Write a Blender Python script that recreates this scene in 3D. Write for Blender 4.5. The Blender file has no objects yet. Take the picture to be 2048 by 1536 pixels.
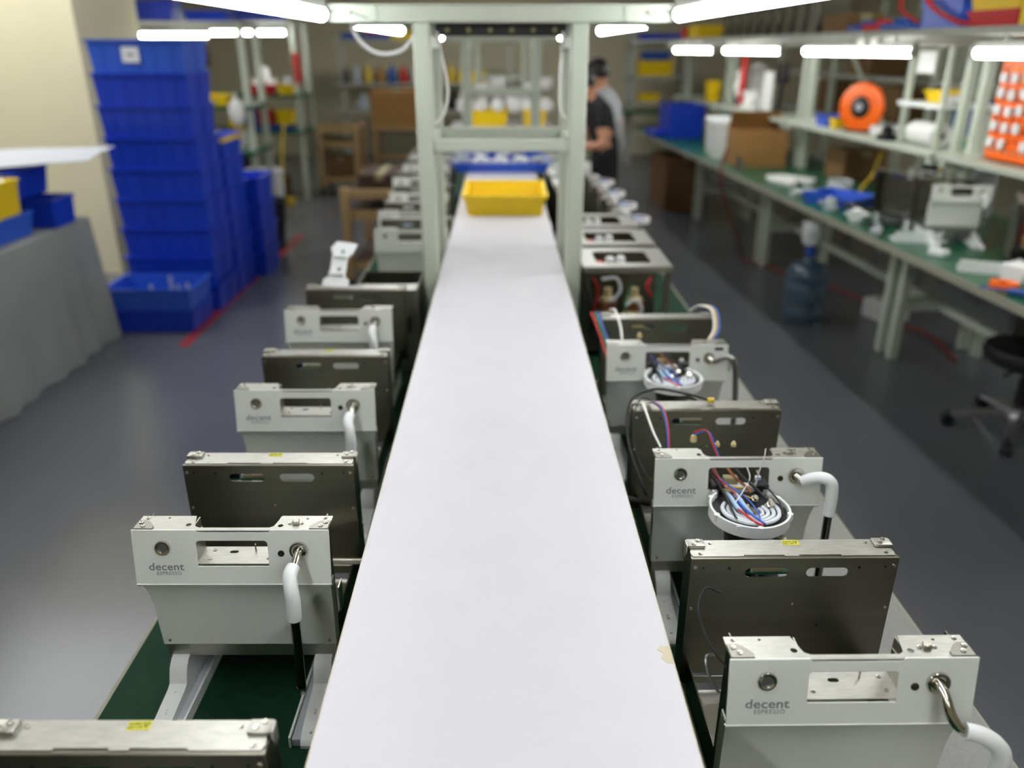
import bpy, bmesh, math, random
from mathutils import Vector, Matrix, Quaternion
random.seed(7)
SC = bpy.context.scene
COL = SC.collection
PI = math.pi

# ------------------------------------------------------------------ camera, world, exposure
cam_d = bpy.data.cameras.new('camera')
cam_d.sensor_width = 36.0
cam_d.lens = 1600 / 2048 * 36
cam_d.clip_start = 0.02
cam = bpy.data.objects.new('camera', cam_d)
COL.objects.link(cam)
cam.location = (0, 0, 1.60)
cam.rotation_euler = (math.radians(90 - 22.7824), 0, math.radians(-0.7263))
cam_d.dof.use_dof = True
cam_d.dof.focus_distance = 0.99
cam_d.dof.aperture_fstop = 2.5
SC.camera = cam
w = bpy.data.worlds.new('world'); SC.world = w; w.use_nodes = True
w.node_tree.nodes['Background'].inputs[0].default_value = (0.8, 0.85, 0.9, 1)
w.node_tree.nodes['Background'].inputs[1].default_value = 0.05
SC.view_settings.view_transform = 'Standard'
SC.view_settings.look = 'None'
SC.view_settings.gamma = 1
SC.view_settings.use_curve_mapping = False
SC.view_settings.exposure = 0.6
TUBE_E, BENCH_E, CEIL_FILL_E = 20.0, 20.0, 5.0
CY = SC.cycles
CY.max_bounces = 6; CY.diffuse_bounces = 3; CY.glossy_bounces = 3; CY.transmission_bounces = 4; CY.transparent_max_bounces = 4
CY.caustics_reflective = False; CY.caustics_refractive = False; CY.sample_clamp_indirect = 6
CY.use_adaptive_sampling = True; CY.adaptive_threshold = 0.03; CY.use_denoising = True; CY.use_light_tree = False

# ------------------------------------------------------------------ materials
def lin(c): return tuple(((v / 255) / 12.92 if v / 255 <= .04045 else ((v / 255 + .055) / 1.055) ** 2.4) for v in c)
MATS = {}
def mat(name, rgb, rough=.5, metal=0.0, var=0.0, vs=8.0, bump=0.0, bs=60.0, stretch=None, spec=.5, emit=0, alpha=1, trans=0, coat=0, srgb=True, rvar=0):
    m = bpy.data.materials.new(name); m.use_nodes = True
    nt = m.node_tree; b = nt.nodes['Principled BSDF']
    c = lin(rgb) if srgb else rgb
    b.inputs['Base Color'].default_value = (*c, 1)
    b.inputs['Roughness'].default_value = rough
    b.inputs['Metallic'].default_value = metal
    b.inputs['Specular IOR Level'].default_value = spec
    b.inputs['Transmission Weight'].default_value = trans
    b.inputs['Coat Weight'].default_value = coat
    if emit:
        b.inputs['Emission Color'].default_value = (*c, 1); b.inputs['Emission Strength'].default_value = emit
    if var or bump or rvar:
        tc = nt.nodes.new('ShaderNodeTexCoord'); mp = nt.nodes.new('ShaderNodeMapping')
        nt.links.new(tc.outputs['Object'], mp.inputs[0])
        if stretch: mp.inputs['Scale'].default_value = stretch
    if var:
        n = nt.nodes.new('ShaderNodeTexNoise'); n.inputs['Scale'].default_value = vs; n.inputs['Detail'].default_value = 5
        nt.links.new(mp.outputs[0], n.inputs['Vector'])
        r = nt.nodes.new('ShaderNodeValToRGB')
        r.color_ramp.elements[0].position = .3; r.color_ramp.elements[1].position = .7
        r.color_ramp.elements[0].color = (*[max(0, v * (1 - var)) for v in c], 1)
        r.color_ramp.elements[1].color = (*[min(1, v * (1 + var)) for v in c], 1)
        nt.links.new(n.outputs['Fac'], r.inputs[0]); nt.links.new(r.outputs[0], b.inputs['Base Color'])
        if rvar:
            mr = nt.nodes.new('ShaderNodeMapRange')
            mr.inputs[3].default_value = rough - rvar; mr.inputs[4].default_value = rough + rvar
            nt.links.new(n.outputs['Fac'], mr.inputs[0]); nt.links.new(mr.outputs[0], b.inputs['Roughness'])
    if bump:
        n2 = nt.nodes.new('ShaderNodeTexNoise'); n2.inputs['Scale'].default_value = bs; n2.inputs['Detail'].default_value = 3
        nt.links.new(mp.outputs[0], n2.inputs['Vector'])
        bp = nt.nodes.new('ShaderNodeBump'); bp.inputs['Strength'].default_value = bump; bp.inputs['Distance'].default_value = .002
        nt.links.new(n2.outputs['Fac'], bp.inputs['Height']); nt.links.new(bp.outputs[0], b.inputs['Normal'])
    MATS[name] = m
    return m
mat('floor_paint', (91, 93, 98), .24, 0, .10, .7, .05, 3, spec=.5, rvar=.06)
mat('wall_cream', (206, 199, 168), .9, 0, .03, 2)
mat('wall_grey', (176, 172, 158), .9, 0, .03, 2)
mat('ceiling', (215, 212, 200), .9)
mat('white_board', (200, 198, 202), .42, 0, .015, 14, .03, 300)
mat('board_edge', (196, 186, 160), .7)
mat('white_paint', (223, 226, 218), .38, 0, 0, 1, .015, 900)
mat('white_plastic', (232, 234, 232), .42)
mat('grey_plastic', (176, 182, 186), .4)
mat('steel_dark', (120, 118, 106), .34, 1, .12, 5, .04, 50, (.4, 1, 6), rvar=.07)
mat('aluminium', (178, 177, 168), .40, 1, .10, 60, .10, 160, (1, 4, 1), rvar=.08)
mat('chrome', (214, 210, 200), .12, 1)
mat('button_metal', (138, 138, 136), .35, .8)
mat('screw_steel', (190, 186, 172), .25, 1)
mat('dark_chrome', (112, 106, 96), .14, 1)
mat('black_plastic', (20, 20, 22), .4)
mat('black_rubber', (14, 14, 15), .6)
mat('logo_grey', (128, 132, 130), .5)
mat('label_yellow', (196, 190, 40), .5)
mat('label_ink', (28, 28, 22), .6)
mat('pcb_green', (18, 88, 60), .4, 0, .2, 90)
mat('green_mat', (18, 54, 36), .7, 0, .12, 30, .08, 400, spec=.15)
mat('green_bench', (22, 86, 60), .3, 0, .08, 20)
mat('bench_edge', (150, 148, 132), .6)
mat('frame_paint', (190, 197, 180), .42, 0, .02, 3)
mat('frame_grey', (168, 170, 160), .45)
mat('blue_crate', (20, 58, 186), .35, 0, .06, 5)
mat('blue_crate_pale', (50, 92, 200), .32)
mat('yellow_bin', (238, 202, 6), .38)
mat('red_bin', (196, 16, 22), .4)
mat('cardboard', (158, 116, 62), .8, 0, .06, 10)
mat('cardboard_dark', (112, 84, 48), .85, 0, .06, 10)
mat('wood_tan', (176, 146, 98), .6, 0, .1, 6, 0, 1, (1, 1, 6))
mat('cloth_grey', (140, 142, 140), .9, 0, .05, 4, .1, 500)
mat('sheet_grey', (166, 168, 175), .6)
mat('paper_white', (222, 222, 218), .7)
mat('sticker_white', (222, 224, 228), .6)
mat('tape_red', (150, 34, 38), .5)
mat('hose_red', (128, 44, 34), .6)
mat('orange_plastic', (255, 108, 10), .4)
mat('copper', (190, 128, 100), .25, 1)
mat('brass', (196, 178, 128), .35, 0, .12, 30)
mat('wire_blue', (52, 92, 190), .4)
mat('wire_red', (196, 36, 36), .4)
mat('wire_brown', (120, 74, 50), .4)
mat('wire_yellow', (214, 182, 60), .4)
mat('wire_white', (226, 226, 222), .4)
mat('wire_green', (40, 128, 84), .4)
mat('tube_silicone', (214, 220, 224), .3)
mat('tube_pale_blue', (170, 198, 226), .35)
mat('jug_blue', (122, 152, 178), .2, 0, 0, spec=.6, trans=.75)
mat('blue_plastic', (36, 78, 160), .35)
mat('skin', (196, 142, 112), .55)
mat('hair', (22, 18, 16), .5)
mat('shirt_black', (14, 14, 16), .85)
mat('shirt_grey', (168, 172, 176), .85)
mat('trousers_grey', (150, 152, 150), .85)
mat('shoe', (30, 30, 32), .6)
mat('eye', (30, 24, 20), .3)
mat('ink', (46, 50, 46), .6)
mat('green_label', (40, 168, 72), .5)
mat('stool_black', (18, 18, 19), .5)
mat('drawer_grey', (92, 94, 94), .5)
mat('grey_laminate', (134, 134, 129), .5, 0, .08, 200)
mat('bracket_steel', (138, 136, 128), .35, 1)
mat('container_blue', (84, 104, 134), .5)
mat('stool_chrome', (206, 206, 206), .28, .9)
mat('khaki', (150, 142, 104), .8)
mat('bottle_dark', (46, 40, 36), .3)
mat('brown_dark', (66, 46, 30), .7)
mat('wand_grey', (150, 150, 146), .3, .9)
mat('lamp_tube', (250, 252, 255), .5, emit=TUBE_E)
mat('lamp_bench', (250, 252, 250), .5, emit=BENCH_E)
mat('fill_ceiling', (248, 250, 252), .5, emit=CEIL_FILL_E)

# ------------------------------------------------------------------ mesh helpers
def frame_of(d):
    d = d.normalized(); a = Vector((0, 0, 1)) if abs(d.z) < .9 else Vector((1, 0, 0))
    x = d.cross(a).normalized(); return x, d.cross(x).normalized()
def catmull(p, n=6):
    p = [Vector(q) for q in p]; out = []
    for i in range(len(p) - 1):
        p0 = p[i - 1] if i else p[0] * 2 - p[1]; p1, p2 = p[i], p[i + 1]
        p3 = p[i + 2] if i + 2 < len(p) else p2 * 2 - p1
        for k in range(n):
            t = k / n
            out.append(.5 * ((2 * p1) + (p2 - p0) * t + (2 * p0 - 5 * p1 + 4 * p2 - p3) * t * t + (3 * p1 - p0 - 3 * p2 + p3) * t ** 3))
    out.append(p[-1]); return out
class MB:
    def __init__(s): s.bm = bmesh.new()
    def box(s, x0, x1, y0, y1, z0, z1, bev=0, M=None, seg=1):
        r = bmesh.ops.create_cube(s.bm, size=1)
        bmesh.ops.scale(s.bm, vec=(x1 - x0, y1 - y0, z1 - z0), verts=r['verts'])
        bmesh.ops.translate(s.bm, vec=((x0 + x1) / 2, (y0 + y1) / 2, (z0 + z1) / 2), verts=r['verts'])
        vs = r['verts']
        if bev:
            es = list({e for v in vs for e in v.link_edges})
            q = bmesh.ops.bevel(s.bm, geom=es, offset=bev, segments=seg, affect='EDGES', profile=.6)
            vs = q['verts'] + [v for v in vs if v.is_valid]
            vs = list(set(vs))
        if M is not None: bmesh.ops.transform(s.bm, matrix=M, verts=vs)
        return s
    def ring_pts(s, c, x, y, r, n): return [s.bm.verts.new(c + x * (r * math.cos(2 * PI * k / n)) + y * (r * math.sin(2 * PI * k / n))) for k in range(n)]
    def bridge(s, a, b):
        n = len(a)
        for k in range(n): s.bm.faces.new((a[k], a[(k + 1) % n], b[(k + 1) % n], b[k]))
    def cyl(s, p0, p1, r0, r1=None, n=12):
        p0, p1 = Vector(p0), Vector(p1); x, y = frame_of(p1 - p0); r1 = r0 if r1 is None else r1
        a, b = s.ring_pts(p0, x, y, r0, n), s.ring_pts(p1, x, y, r1, n)
        s.bridge(a, b); s.bm.faces.new(a[::-1]); s.bm.faces.new(b); return s
    def tube(s, pts, r, n=8, sm=0, closed=False):
        pts = catmull(pts, sm) if sm else [Vector(p) for p in pts]
        x, y = frame_of(pts[1] - pts[0]); prev = (pts[1] - pts[0]).normalized(); rings = []
        for i, p in enumerate(pts):
            t = (pts[min(i + 1, len(pts) - 1)] - pts[max(i - 1, 0)])
            t = t.normalized() if t.length > 1e-9 else prev
            q = prev.rotation_difference(t); x = q @ x; y = q @ y; prev = t
            rr = r[min(i, len(r) - 1)] if isinstance(r, (list, tuple)) else r
            rings.append(s.ring_pts(p, x, y, rr, n))
        for a, b in zip(rings, rings[1:]): s.bridge(a, b)
        s.bm.faces.new(rings[0][::-1]); s.bm.faces.new(rings[-1]); return s
    def lathe(s, prof, n=20, M=None):
        rings = []; allv = []
        for r, z in prof:
            if r < 1e-6: v = s.bm.verts.new((0, 0, z)); rings.append([v]); allv.append(v)
            else:
                g = [s.bm.verts.new((r * math.cos(2 * PI * k / n), r * math.sin(2 * PI * k / n), z)) for k in range(n)]
                rings.append(g); allv += g
        for a, b in zip(rings, rings[1:]):
            if len(a) == 1 and len(b) == 1: continue
            for k in range(n):
                k2 = (k + 1) % n
                if len(a) == 1: s.bm.faces.new((a[0], b[k], b[k2]))
                elif len(b) == 1: s.bm.faces.new((a[k], a[k2], b[0]))
                else: s.bm.faces.new((a[k], a[k2], b[k2], b[k]))
        if M is not None: bmesh.ops.transform(s.bm, matrix=M, verts=allv)
        return s
    def ball(s, c, r, sc=(1, 1, 1), n=12):
        q = bmesh.ops.create_uvsphere(s.bm, u_segments=n, v_segments=max(6, n // 2 + 2), radius=r)
        bmesh.ops.scale(s.bm, vec=sc, verts=q['verts']); bmesh.ops.translate(s.bm, vec=c, verts=q['verts']); return s
    def plate(s, outer, holes=(), t=.002, M=None):
        es = []; vs = []
        for loop in [outer, *holes]:
            g = [s.bm.verts.new((p[0], p[1], 0)) for p in loop]; vs += g
            es += [s.bm.edges.new((g[k], g[(k + 1) % len(g)])) for k in range(len(g))]
        r = bmesh.ops.triangle_fill(s.bm, use_beauty=True, use_dissolve=False, edges=es, normal=(0, 0, 1))
        fs = [f for f in r['geom'] if isinstance(f, bmesh.types.BMFace)]
        q = bmesh.ops.extrude_face_region(s.bm, geom=fs)
        nv = [v for v in q['geom'] if isinstance(v, bmesh.types.BMVert)]
        bmesh.ops.translate(s.bm, vec=(0, 0, t), verts=nv)
        if M is not None: bmesh.ops.transform(s.bm, matrix=M, verts=vs + nv)
        return s
    def loft(s, rows, t=None):
        """rows: list of equal-length point lists -> open surface; thickness t along local normal by solidify"""
        g = [[s.bm.verts.new(p) for p in r] for r in rows]; fs = []
        for a, b in zip(g, g[1:]):
            for k in range(len(a) - 1): fs.append(s.bm.faces.new((a[k], a[k + 1], b[k + 1], b[k])))
        if t:
            bmesh.ops.recalc_face_normals(s.bm, faces=fs)
            bmesh.ops.solidify(s.bm, geom=fs, thickness=t)
        return s
    def mesh(s, name, m, ang=38):
        bm = s.bm
        bmesh.ops.recalc_face_normals(bm, faces=bm.faces)
        ca = math.radians(ang)
        for f in bm.faces: f.smooth = True
        for e in bm.edges:
            if len(e.link_faces) == 2 and e.calc_face_angle(0) > ca: e.smooth = False
        me = bpy.data.meshes.new(name); bm.to_mesh(me); bm.free()
        me.materials.append(MATS[m]); return me
CACHE = {}
def cached(key, fn, m):
    k = (key, m)
    if k not in CACHE:
        b = MB(); fn(b); CACHE[k] = b.mesh(str(key[0] if isinstance(key, tuple) else key), m)
    return CACHE[k]
def link(name, me, parent=None, loc=None, rot=None, scale=None):
    o = bpy.data.objects.new(name, me); COL.objects.link(o); o.parent = parent
    if loc is not None: o.location = loc
    if rot is not None: o.rotation_euler = rot
    if scale is not None: o.scale = scale if isinstance(scale, tuple) else (scale,) * 3
    return o
def part(name, fn, m, parent, key=None, loc=None, rot=None, label=None, scale=None):
    """one mesh part; key shares mesh data between alike parts"""
    if key is None:
        b = MB(); fn(b); me = b.mesh(name, m)
    else: me = cached(key, fn, m)
    o = link(name, me, parent, loc, rot, scale)
    if label: o['label'] = label
    return o
def tag(o, label, cat=None, group=None, kind=None):
    if label: o['label'] = label
    if cat: o['category'] = cat
    if group: o['group'] = group
    if kind: o['kind'] = kind
    return o
def thing(name, label, cat, loc=(0, 0, 0), rz=0, group=None, rot=None):
    o = link(name, None, None, loc, rot or (0, 0, rz)); o.empty_display_size = .05
    return tag(o, label, cat, group)
def solo(name, fn, m, label, cat, loc=(0, 0, 0), rz=0, group=None, key=None, rot=None):
    o = part(name, fn, m, None, key, loc, rot or (0, 0, rz)); return tag(o, label, cat, group)
def struct(name, fn, m, label=None):
    o = part(name, fn, m, None); return tag(o, label, None, None, 'structure')
def BX(*a, **k): return lambda b: b.box(*a, **k)
def rrect(x0, x1, y0, y1, r, n=4, corners=(1, 1, 1, 1)):
    out = []
    for (cx, cy, a0, on) in ((x1 - r, y1 - r, 0, corners[0]), (x0 + r, y1 - r, 90, corners[1]), (x0 + r, y0 + r, 180, corners[2]), (x1 - r, y0 + r, 270, corners[3])):
        if not on:
            out.append((x1 if a0 in (0, 270) else x0, y1 if a0 in (0, 90) else y0)); continue
        for k in range(n + 1):
            a = math.radians(a0 + 90 * k / n); out.append((cx + r * math.cos(a), cy + r * math.sin(a)))
    ded = []
    for p in out:
        if not ded or math.dist(p, ded[-1]) > 1e-6: ded.append(p)
    if math.dist(ded[0], ded[-1]) < 1e-6: ded.pop()
    return ded
def circ(x, y, r, n=10): return [(x + r * math.cos(2 * PI * k / n), y + r * math.sin(2 * PI * k / n)) for k in range(n)]
RX = lambda a: Matrix.Rotation(a, 4, 'X')
RY = lambda a: Matrix.Rotation(a, 4, 'Y')
RZ = lambda a: Matrix.Rotation(a, 4, 'Z')
T = lambda *v: Matrix.Translation(v)
def text_mesh(txt, size, m, ext=.0002, off=0.0, spacing=1.0):
    k = ('text', txt, size, m)
    if k not in CACHE:
        cu = bpy.data.curves.new('lettering', 'FONT'); cu.body = txt; cu.size = size; cu.extrude = ext; cu.offset = off
        cu.align_x = 'CENTER'; cu.align_y = 'CENTER'; cu.space_character = spacing; cu.resolution_u = 3
        o = bpy.data.objects.new('lettering', cu); COL.objects.link(o); bpy.context.view_layer.update()
        me = bpy.data.meshes.new_from_object(o.evaluated_get(bpy.context.evaluated_depsgraph_get()))
        bpy.data.objects.remove(o); bpy.data.curves.remove(cu)
        me.materials.clear(); me.materials.append(MATS[m]); CACHE[k] = me
    return CACHE[k]
# bench coordinates on the right-hand bench line (u along, v away from the aisle)
BD, BE = -.0485, 1.972
BN = math.hypot(1, BD)
BROT = math.atan(-BD)
def B(u, v, z=0): return (BE + (u * BD + v) / BN, (u - v * BD) / BN, z)
NTH = ['first', 'second', 'third', 'fourth', 'fifth', 'sixth', 'seventh', 'eighth', 'ninth', 'tenth', 'eleventh', 'twelfth']
TZ = 0.755     # table height
SZ = 1.0       # white shelf height

# ------------------------------------------------------------------ the room
struct('floor', BX(-5.2, 5.6, -3.2, 13.6, -.1, 0), 'floor_paint', 'dark blue-grey glossy painted factory floor')
struct('wall_back', BX(-5.2, 5.6, 13.5, 13.65, 0, 3.3), 'wall_cream', 'cream painted wall at the far end')
struct('wall_left', BX(-5.25, -5.1, -3.2, 13.5, 0, 3.3), 'wall_cream', 'cream painted wall')
struct('wall_right', BX(5.5, 5.65, -3.2, 13.5, 0, 3.3), 'wall_cream', 'cream painted wall behind the benches')
struct('wall_front', BX(-5.2, 5.6, -3.25, -3.1, 0, 3.3), 'wall_cream')
struct('ceiling', BX(-5.2, 5.6, -3.2, 13.6, 3.3, 3.4), 'ceiling')
struct('wall_pillar', BX(-5.1, -2.92, 6.05, 7.1, 0, 3.3), 'wall_cream', 'broad cream painted pillar behind the blue crates')
for x, y, lb in [(-3.8, 4.0, 'above the cloth-covered table'), (3.0, 2.4, 'above the nearest right bench'), (-3.0, 5.2, 'above the blue crate stacks'), (0, 10.2, 'above the far end of the hall')]:  # unseen panels, added as fill light for the walls and the background
    c = thing('ceiling_fill', 'added unseen ceiling fill light panel ' + lb, 'ceiling light', (x, y, 3.24), 0, 'added ceiling fill panels')
    part('frame', lambda b: b.plate(rrect(-1.25, 1.25, -.65, .65, .02), [rrect(-1.2, 1.2, -.6, .6, .01)], .06), 'frame_grey', c, 'clframe')
    part('diffuser', BX(-1.205, 1.205, -.605, .605, .01, .03), 'fill_ceiling', c, 'cldiff')
solo('floor_tape', BX(-1.89, -1.83, 4.40, 7.4, 0, .0015), 'tape_red', 'red marking tape on the floor beside the blue crate stacks', 'tape')

# ------------------------------------------------------------------ centre tables, white shelf, gantries
def centre_table(y0, y1, label, xr):
    t = thing('assembly_table', label, 'table', (0, y0, 0)); L = y1 - y0
    part('tabletop', BX(-.555, xr - .006, 0, L, TZ - .028, TZ), 'green_mat', t, label='dark green table top')
    part('edge_band', BX(-.561, -.5552, 0, L, TZ - .03, TZ - .0005), 'bench_edge', t)
    part('edge_band', BX(xr - .0058, xr, 0, L, TZ - .03, TZ - .0005), 'bench_edge', t)
    for x in (-.47, xr - .1):
        for y in (.12, L - .12):
            part('leg', BX(x - .025, x + .025, y - .025, y + .025, 0, TZ - .03, bev=.004), 'frame_paint', t)
    for y in (.12, L - .12): part('crossbar', BX(-.445, xr - .125, y - .02, y + .02, .16, .2), 'frame_paint', t)
    for x in (-.47, xr - .1): part('side_rail', BX(x - .02, x + .02, .145, L - .145, TZ - .08, TZ - .031), 'frame_paint', t)
    return t
centre_table(-.2, 2.95, 'long green-topped assembly table under the white shelf, nearest the viewer', .655)
centre_table(2.96, 6.05, 'long green-topped assembly table continuing beyond the first gantry', .655)
centre_table(6.6, 9.4, 'green-topped table at the far end of the centre aisle', .60)
solo('grey_sheet', BX(.43, .65, .25, 2.1, TZ, TZ + .0012), 'grey_laminate', 'thin grey sheet along the outer edge under the right machines', 'sheet')

def shelf_board(y0, y1, hw, z, label, stain=False):
    t = thing('shelf_board', label, 'shelf', (0, y0, z)); L = y1 - y0
    part('board', BX(-hw, hw, 0, L, -.018, 0), 'white_board', t)
    for s in (-1, 1): part('edge_band', BX(min(s * hw, s * (hw + .0012)), max(s * hw, s * (hw + .0012)), 0, L, -.018, -.0004), 'board_edge', t)
    for y in ((.35, L - .25) if L > 1 else (L / 2,)):
        part('support', BX(-.05, .05, y - .04, y + .04, -(z - TZ) + .0, -.018), 'frame_grey', t)
    if stain:
        pts = [(.1794 + dx, .675 + dy) for dx, dy in [(0, -.012), (0, .014), (-.010, .015), (-.014, .009), (-.0085, .004), (-.012, -.004), (-.007, -.011)]]
        part('chipped_patch', lambda b: b.plate([(x, y - y0) for x, y in pts], [], .0004), 'board_edge', t, label='chipped tan patch on the white board edge')
    return t
shelf_board(-.15, 2.56, .1795, SZ, 'long white laminate shelf board running up the middle', True)
shelf_board(2.574, 6.0, .1795, SZ - .003, 'white shelf board carrying the yellow bin beyond the first gantry')
shelf_board(6.65, 7.45, .42, SZ, 'white shelf board at the far end with heaps of white parts')

def gantry(y, label, first):
    t = thing('lamp_gantry', label, 'gantry', (0, y, 0))
    P = 'frame_paint'
    zb = TZ
    for yy in (0, .345):
        for s in (-1, 1):
            x0, x1 = (.182, .226)
            part('post', BX(x0, x1, yy, yy + .05, zb, 1.66, bev=.004) if s > 0 else BX(-x1, -x0, yy, yy + .05, zb, 1.66, bev=.004), P, t, ('gpost', s, yy))
        part('crossbar', BX(-.182, .182, yy + .006, yy + .044, 1.341, 1.372, bev=.003), P, t, ('gbar', yy))
    for s in (-1, 1):
        part('side_rail', BX(s * .204 - .02, s * .204 + .02, .05, .345, 1.345, 1.37), P, t, ('gside', s))
        part('side_rail', BX(s * .204 - .02, s * .204 + .02, .05, .345, 1.6, 1.63), P, t, ('gside2', s))
    part('top_beam', BX(-.465, .465, -.005, .045, 1.66, 1.703, bev=.004), P, t, 'gbeam')
    part('top_beam', BX(-.465, .465, .345, .395, 1.66, 1.703, bev=.004), P, t, 'gbeam2')
    for s in (-1, 1):
        e = part('end_plate', lambda b: b.plate(rrect(-.075, .075, -.0205, .0205, .012, 4), [], .0025, RX(PI / 2)), P, t, 'gend', (s * .388, -.005, 1.6815), (0, 0, 0))
        if first:
            if s < 0:
                part('handwriting', lambda b: (b.tube([(-.065, -.003, -.012), (-.066, -.003, .010), (-.050, -.003, .011), (-.040, -.003, .002), (-.026, -.003, .009)], .0017, 5, 4)), 'ink', e)
                part('handwriting', lambda b: (b.tube([(.004, -.003, .007), (-.010, -.003, .007), (-.011, -.003, -.004), (.008, -.003, -.004), (.010, -.003, .006), (.018, -.003, -.001), (.052, -.003, -.012)], .0013, 5, 4)), 'ink', e)
            else:
                part('handwriting', lambda b: (b.tube([(-.022, -.003, .003), (-.008, -.003, .006), (.006, -.003, .001), (-.008, -.003, -.005), (-.022, -.003, .003)], .0013, 5, 4)), 'ink', e)
                part('handwriting', lambda b: (b.tube([(.022, -.003, -.002), (.034, -.003, .006), (.046, -.003, -.004), (.056, -.003, .008), (.068, -.003, -.006)], .0016, 5, 4)), 'ink', e)
    return t
gantry(2.235, 'pale green steel gantry straddling the shelf in the middle of the picture', True)
gantry(4.87, 'second pale steel gantry seen through the first one', False)
gantry(7.5, 'third gantry, farthest away beyond the yellow bins', False)

def tube_lamp(p, L, rz, label, group, m='lamp_tube', r=.017, mount=None):
    """tube along local +Y from the origin"""
    t = thing('tube_lamp', label, 'tube lamp', p, rz, group)
    part('tube', lambda b: b.cyl((0, .02, 0), (0, L - .02, 0), r, n=14), m, t, ('lt', L, r))
    for a in (0, L - .022): part('end_cap', lambda b: b.cyl((0, 0, 0), (0, .022, 0), r + .001, n=14), 'frame_grey', t, ('lcap', r), (0, a, 0))
    part('housing', BX(-.012, .012, 0, L, r * .8, r + .022), 'frame_grey', t, ('lh', L, r))
    if mount:
        for y in (L * .15, L * .85): part('hanger', BX(-.006, .006, y - .01, y + .01, r + .022, r + mount), 'frame_grey', t)
    return t
G1 = 'lamps on the gantries'
for s, side in ((-1, 'left'), (1, 'right')):
    tube_lamp((s * .45, 1.02, 1.678), 1.21, 0, f'bright tube lamp reaching toward the viewer from the {side} end of the gantry beam', G1)
    tube_lamp((s * .45, -1.5, 1.678), 1.24, 0, f'added unseen tube lamp overhead behind the viewer, {side} of the shelf', G1)  # out of view, added to light the upright machine fronts
    tube_lamp((s * .45, -.22, 1.678), 1.22, 0, f'tube lamp overhead beside the viewer, {side} of the shelf', G1)
    tube_lamp((s * .45, 2.64, 1.672), 1.3, 0, f'bright tube lamp running away behind the {side} gantry post', G1)
    tube_lamp((s * .45, 5.28, 1.675), 1.3, 0, f'small distant tube lamp beyond the second gantry, {side} side', G1)
# carriers for the lamps above the viewer
for s, side in ((-1, 'left'), (1, 'right')):
    solo('lamp_rail', BX(s * .45 - .015, s * .45 + .015, -1.5, 2.232, 1.7175, 1.75), 'frame_paint', f'overhead lamp rail above the {side} machine row', 'rail')

def power_strip():
    t = thing('socket_strip', 'black socket strip with round beige sockets under the gantry top', 'power strip', (0, 2.52, 1.632))
    part('body', BX(-.192, .192, .0, .056, 0, .034, bev=.003), 'black_plastic', t)
    for k in range(6): part('socket', lambda b: b.lathe([(0, 0), (.0065, 0), (.0075, .002), (.0065, .004), (0, .004)], 12, RX(PI / 2)), 'khaki', t, 'sock', (-.155 + k * .062, 0, .016))
    for s in (-1, 1): part('end_bracket', BX(s * .205 - .016, s * .205 + .016, -.01, .05, .0, .036), 'frame_grey', t)
power_strip()
def cable(name, pts, r, m, label, cat='cable', sm=6, group=None):
    return solo(name, lambda b: b.tube(pts, r, 8, sm), m, label, cat, group=group)
cable('power_cable', [(-.40, 2.33, 1.70), (-.392, 2.33, 1.64), (-.355, 2.33, 1.598), (-.31, 2.33, 1.585), (-.262, 2.33, 1.597), (-.225, 2.33, 1.635), (-.20, 2.3, 1.66)], .006, 'wire_white', 'white cable sagging in a loop beside the left gantry post')
cable('power_cable', [(-.18, 2.45, 1.64), (-.165, 2.4, 1.58), (-.15, 2.36, 1.52), (-.148, 2.33, 1.47), (-.16, 2.3, 1.43), (-.18, 2.285, 1.41)], .004, 'wire_white', 'thin white cable drooping inside the left gantry post')
cable('power_cable', [(.175, 2.45, 1.64), (.168, 2.4, 1.58), (.163, 2.38, 1.5), (.165, 2.35, 1.44), (.18, 2.286, 1.42)], .004, 'wire_white', 'thin white cable drooping inside the right gantry post')

# ------------------------------------------------------------------ espresso machine under assembly
# local frame: origin on the table under the top front edge, x right, y to the back, z up
TILT = math.atan(.16)
FM = T(0, 0, .272) @ RX(PI / 2 - TILT)       # plate (x, s, t) -> tilted front face; s is measured up from the top edge (negative down)
SLOT_S = (-.051, -.0145)
FROT = (PI / 2 - TILT, 0, 0)
def on_face(x, s, out=0.0):
    v = FM @ Vector((x, s, out)); return v
def screw_at(parent, loc, rot=(0, 0, 0), r=.0032, m='screw_steel'):
    return part('screw', lambda b: b.lathe([(0, .0004), (r * .35, .0004), (r * .4, .0012), (r * .85, .0013), (r, .0002), (r, -.001)], 10), m, parent, ('screw', r), loc, rot)
def hole_at(parent, loc, rot=(0, 0, 0), r=.0025):
    return part('screw_hole', lambda b: b.lathe([(0, .0001), (r * .8, .0001), (r * .82, .0006), (r, .0006), (r, -.001)], 10), 'black_plastic', parent, ('hole', r), loc, rot)
def m_upper(b):
    o = [(-.1275, -.0755), (.1275, -.0755), (.1275, 0), (.0525, 0), (.049, -.0035), (-.0425, -.0035), (-.046, 0), (-.1275, 0)]
    b.plate(o, [rrect(-.0455, .0475, *SLOT_S, .005, 4, (1, 1, 0, 0))], .0025, FM @ T(0, 0, -.0025))
    rows = []
    p = on_face(0, -.0755); q = on_face(0, -.0755, -.0025)
    prof = [(p.y, p.z), (p.y + .0008, p.z - .0022), (p.y + .0028, p.z - .0038), (p.y + .006, p.z - .0044)]
    for y, z in prof: rows.append([(-.1275, y, z), (.1275, y, z)])
    b.loft(rows, .0015)
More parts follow.
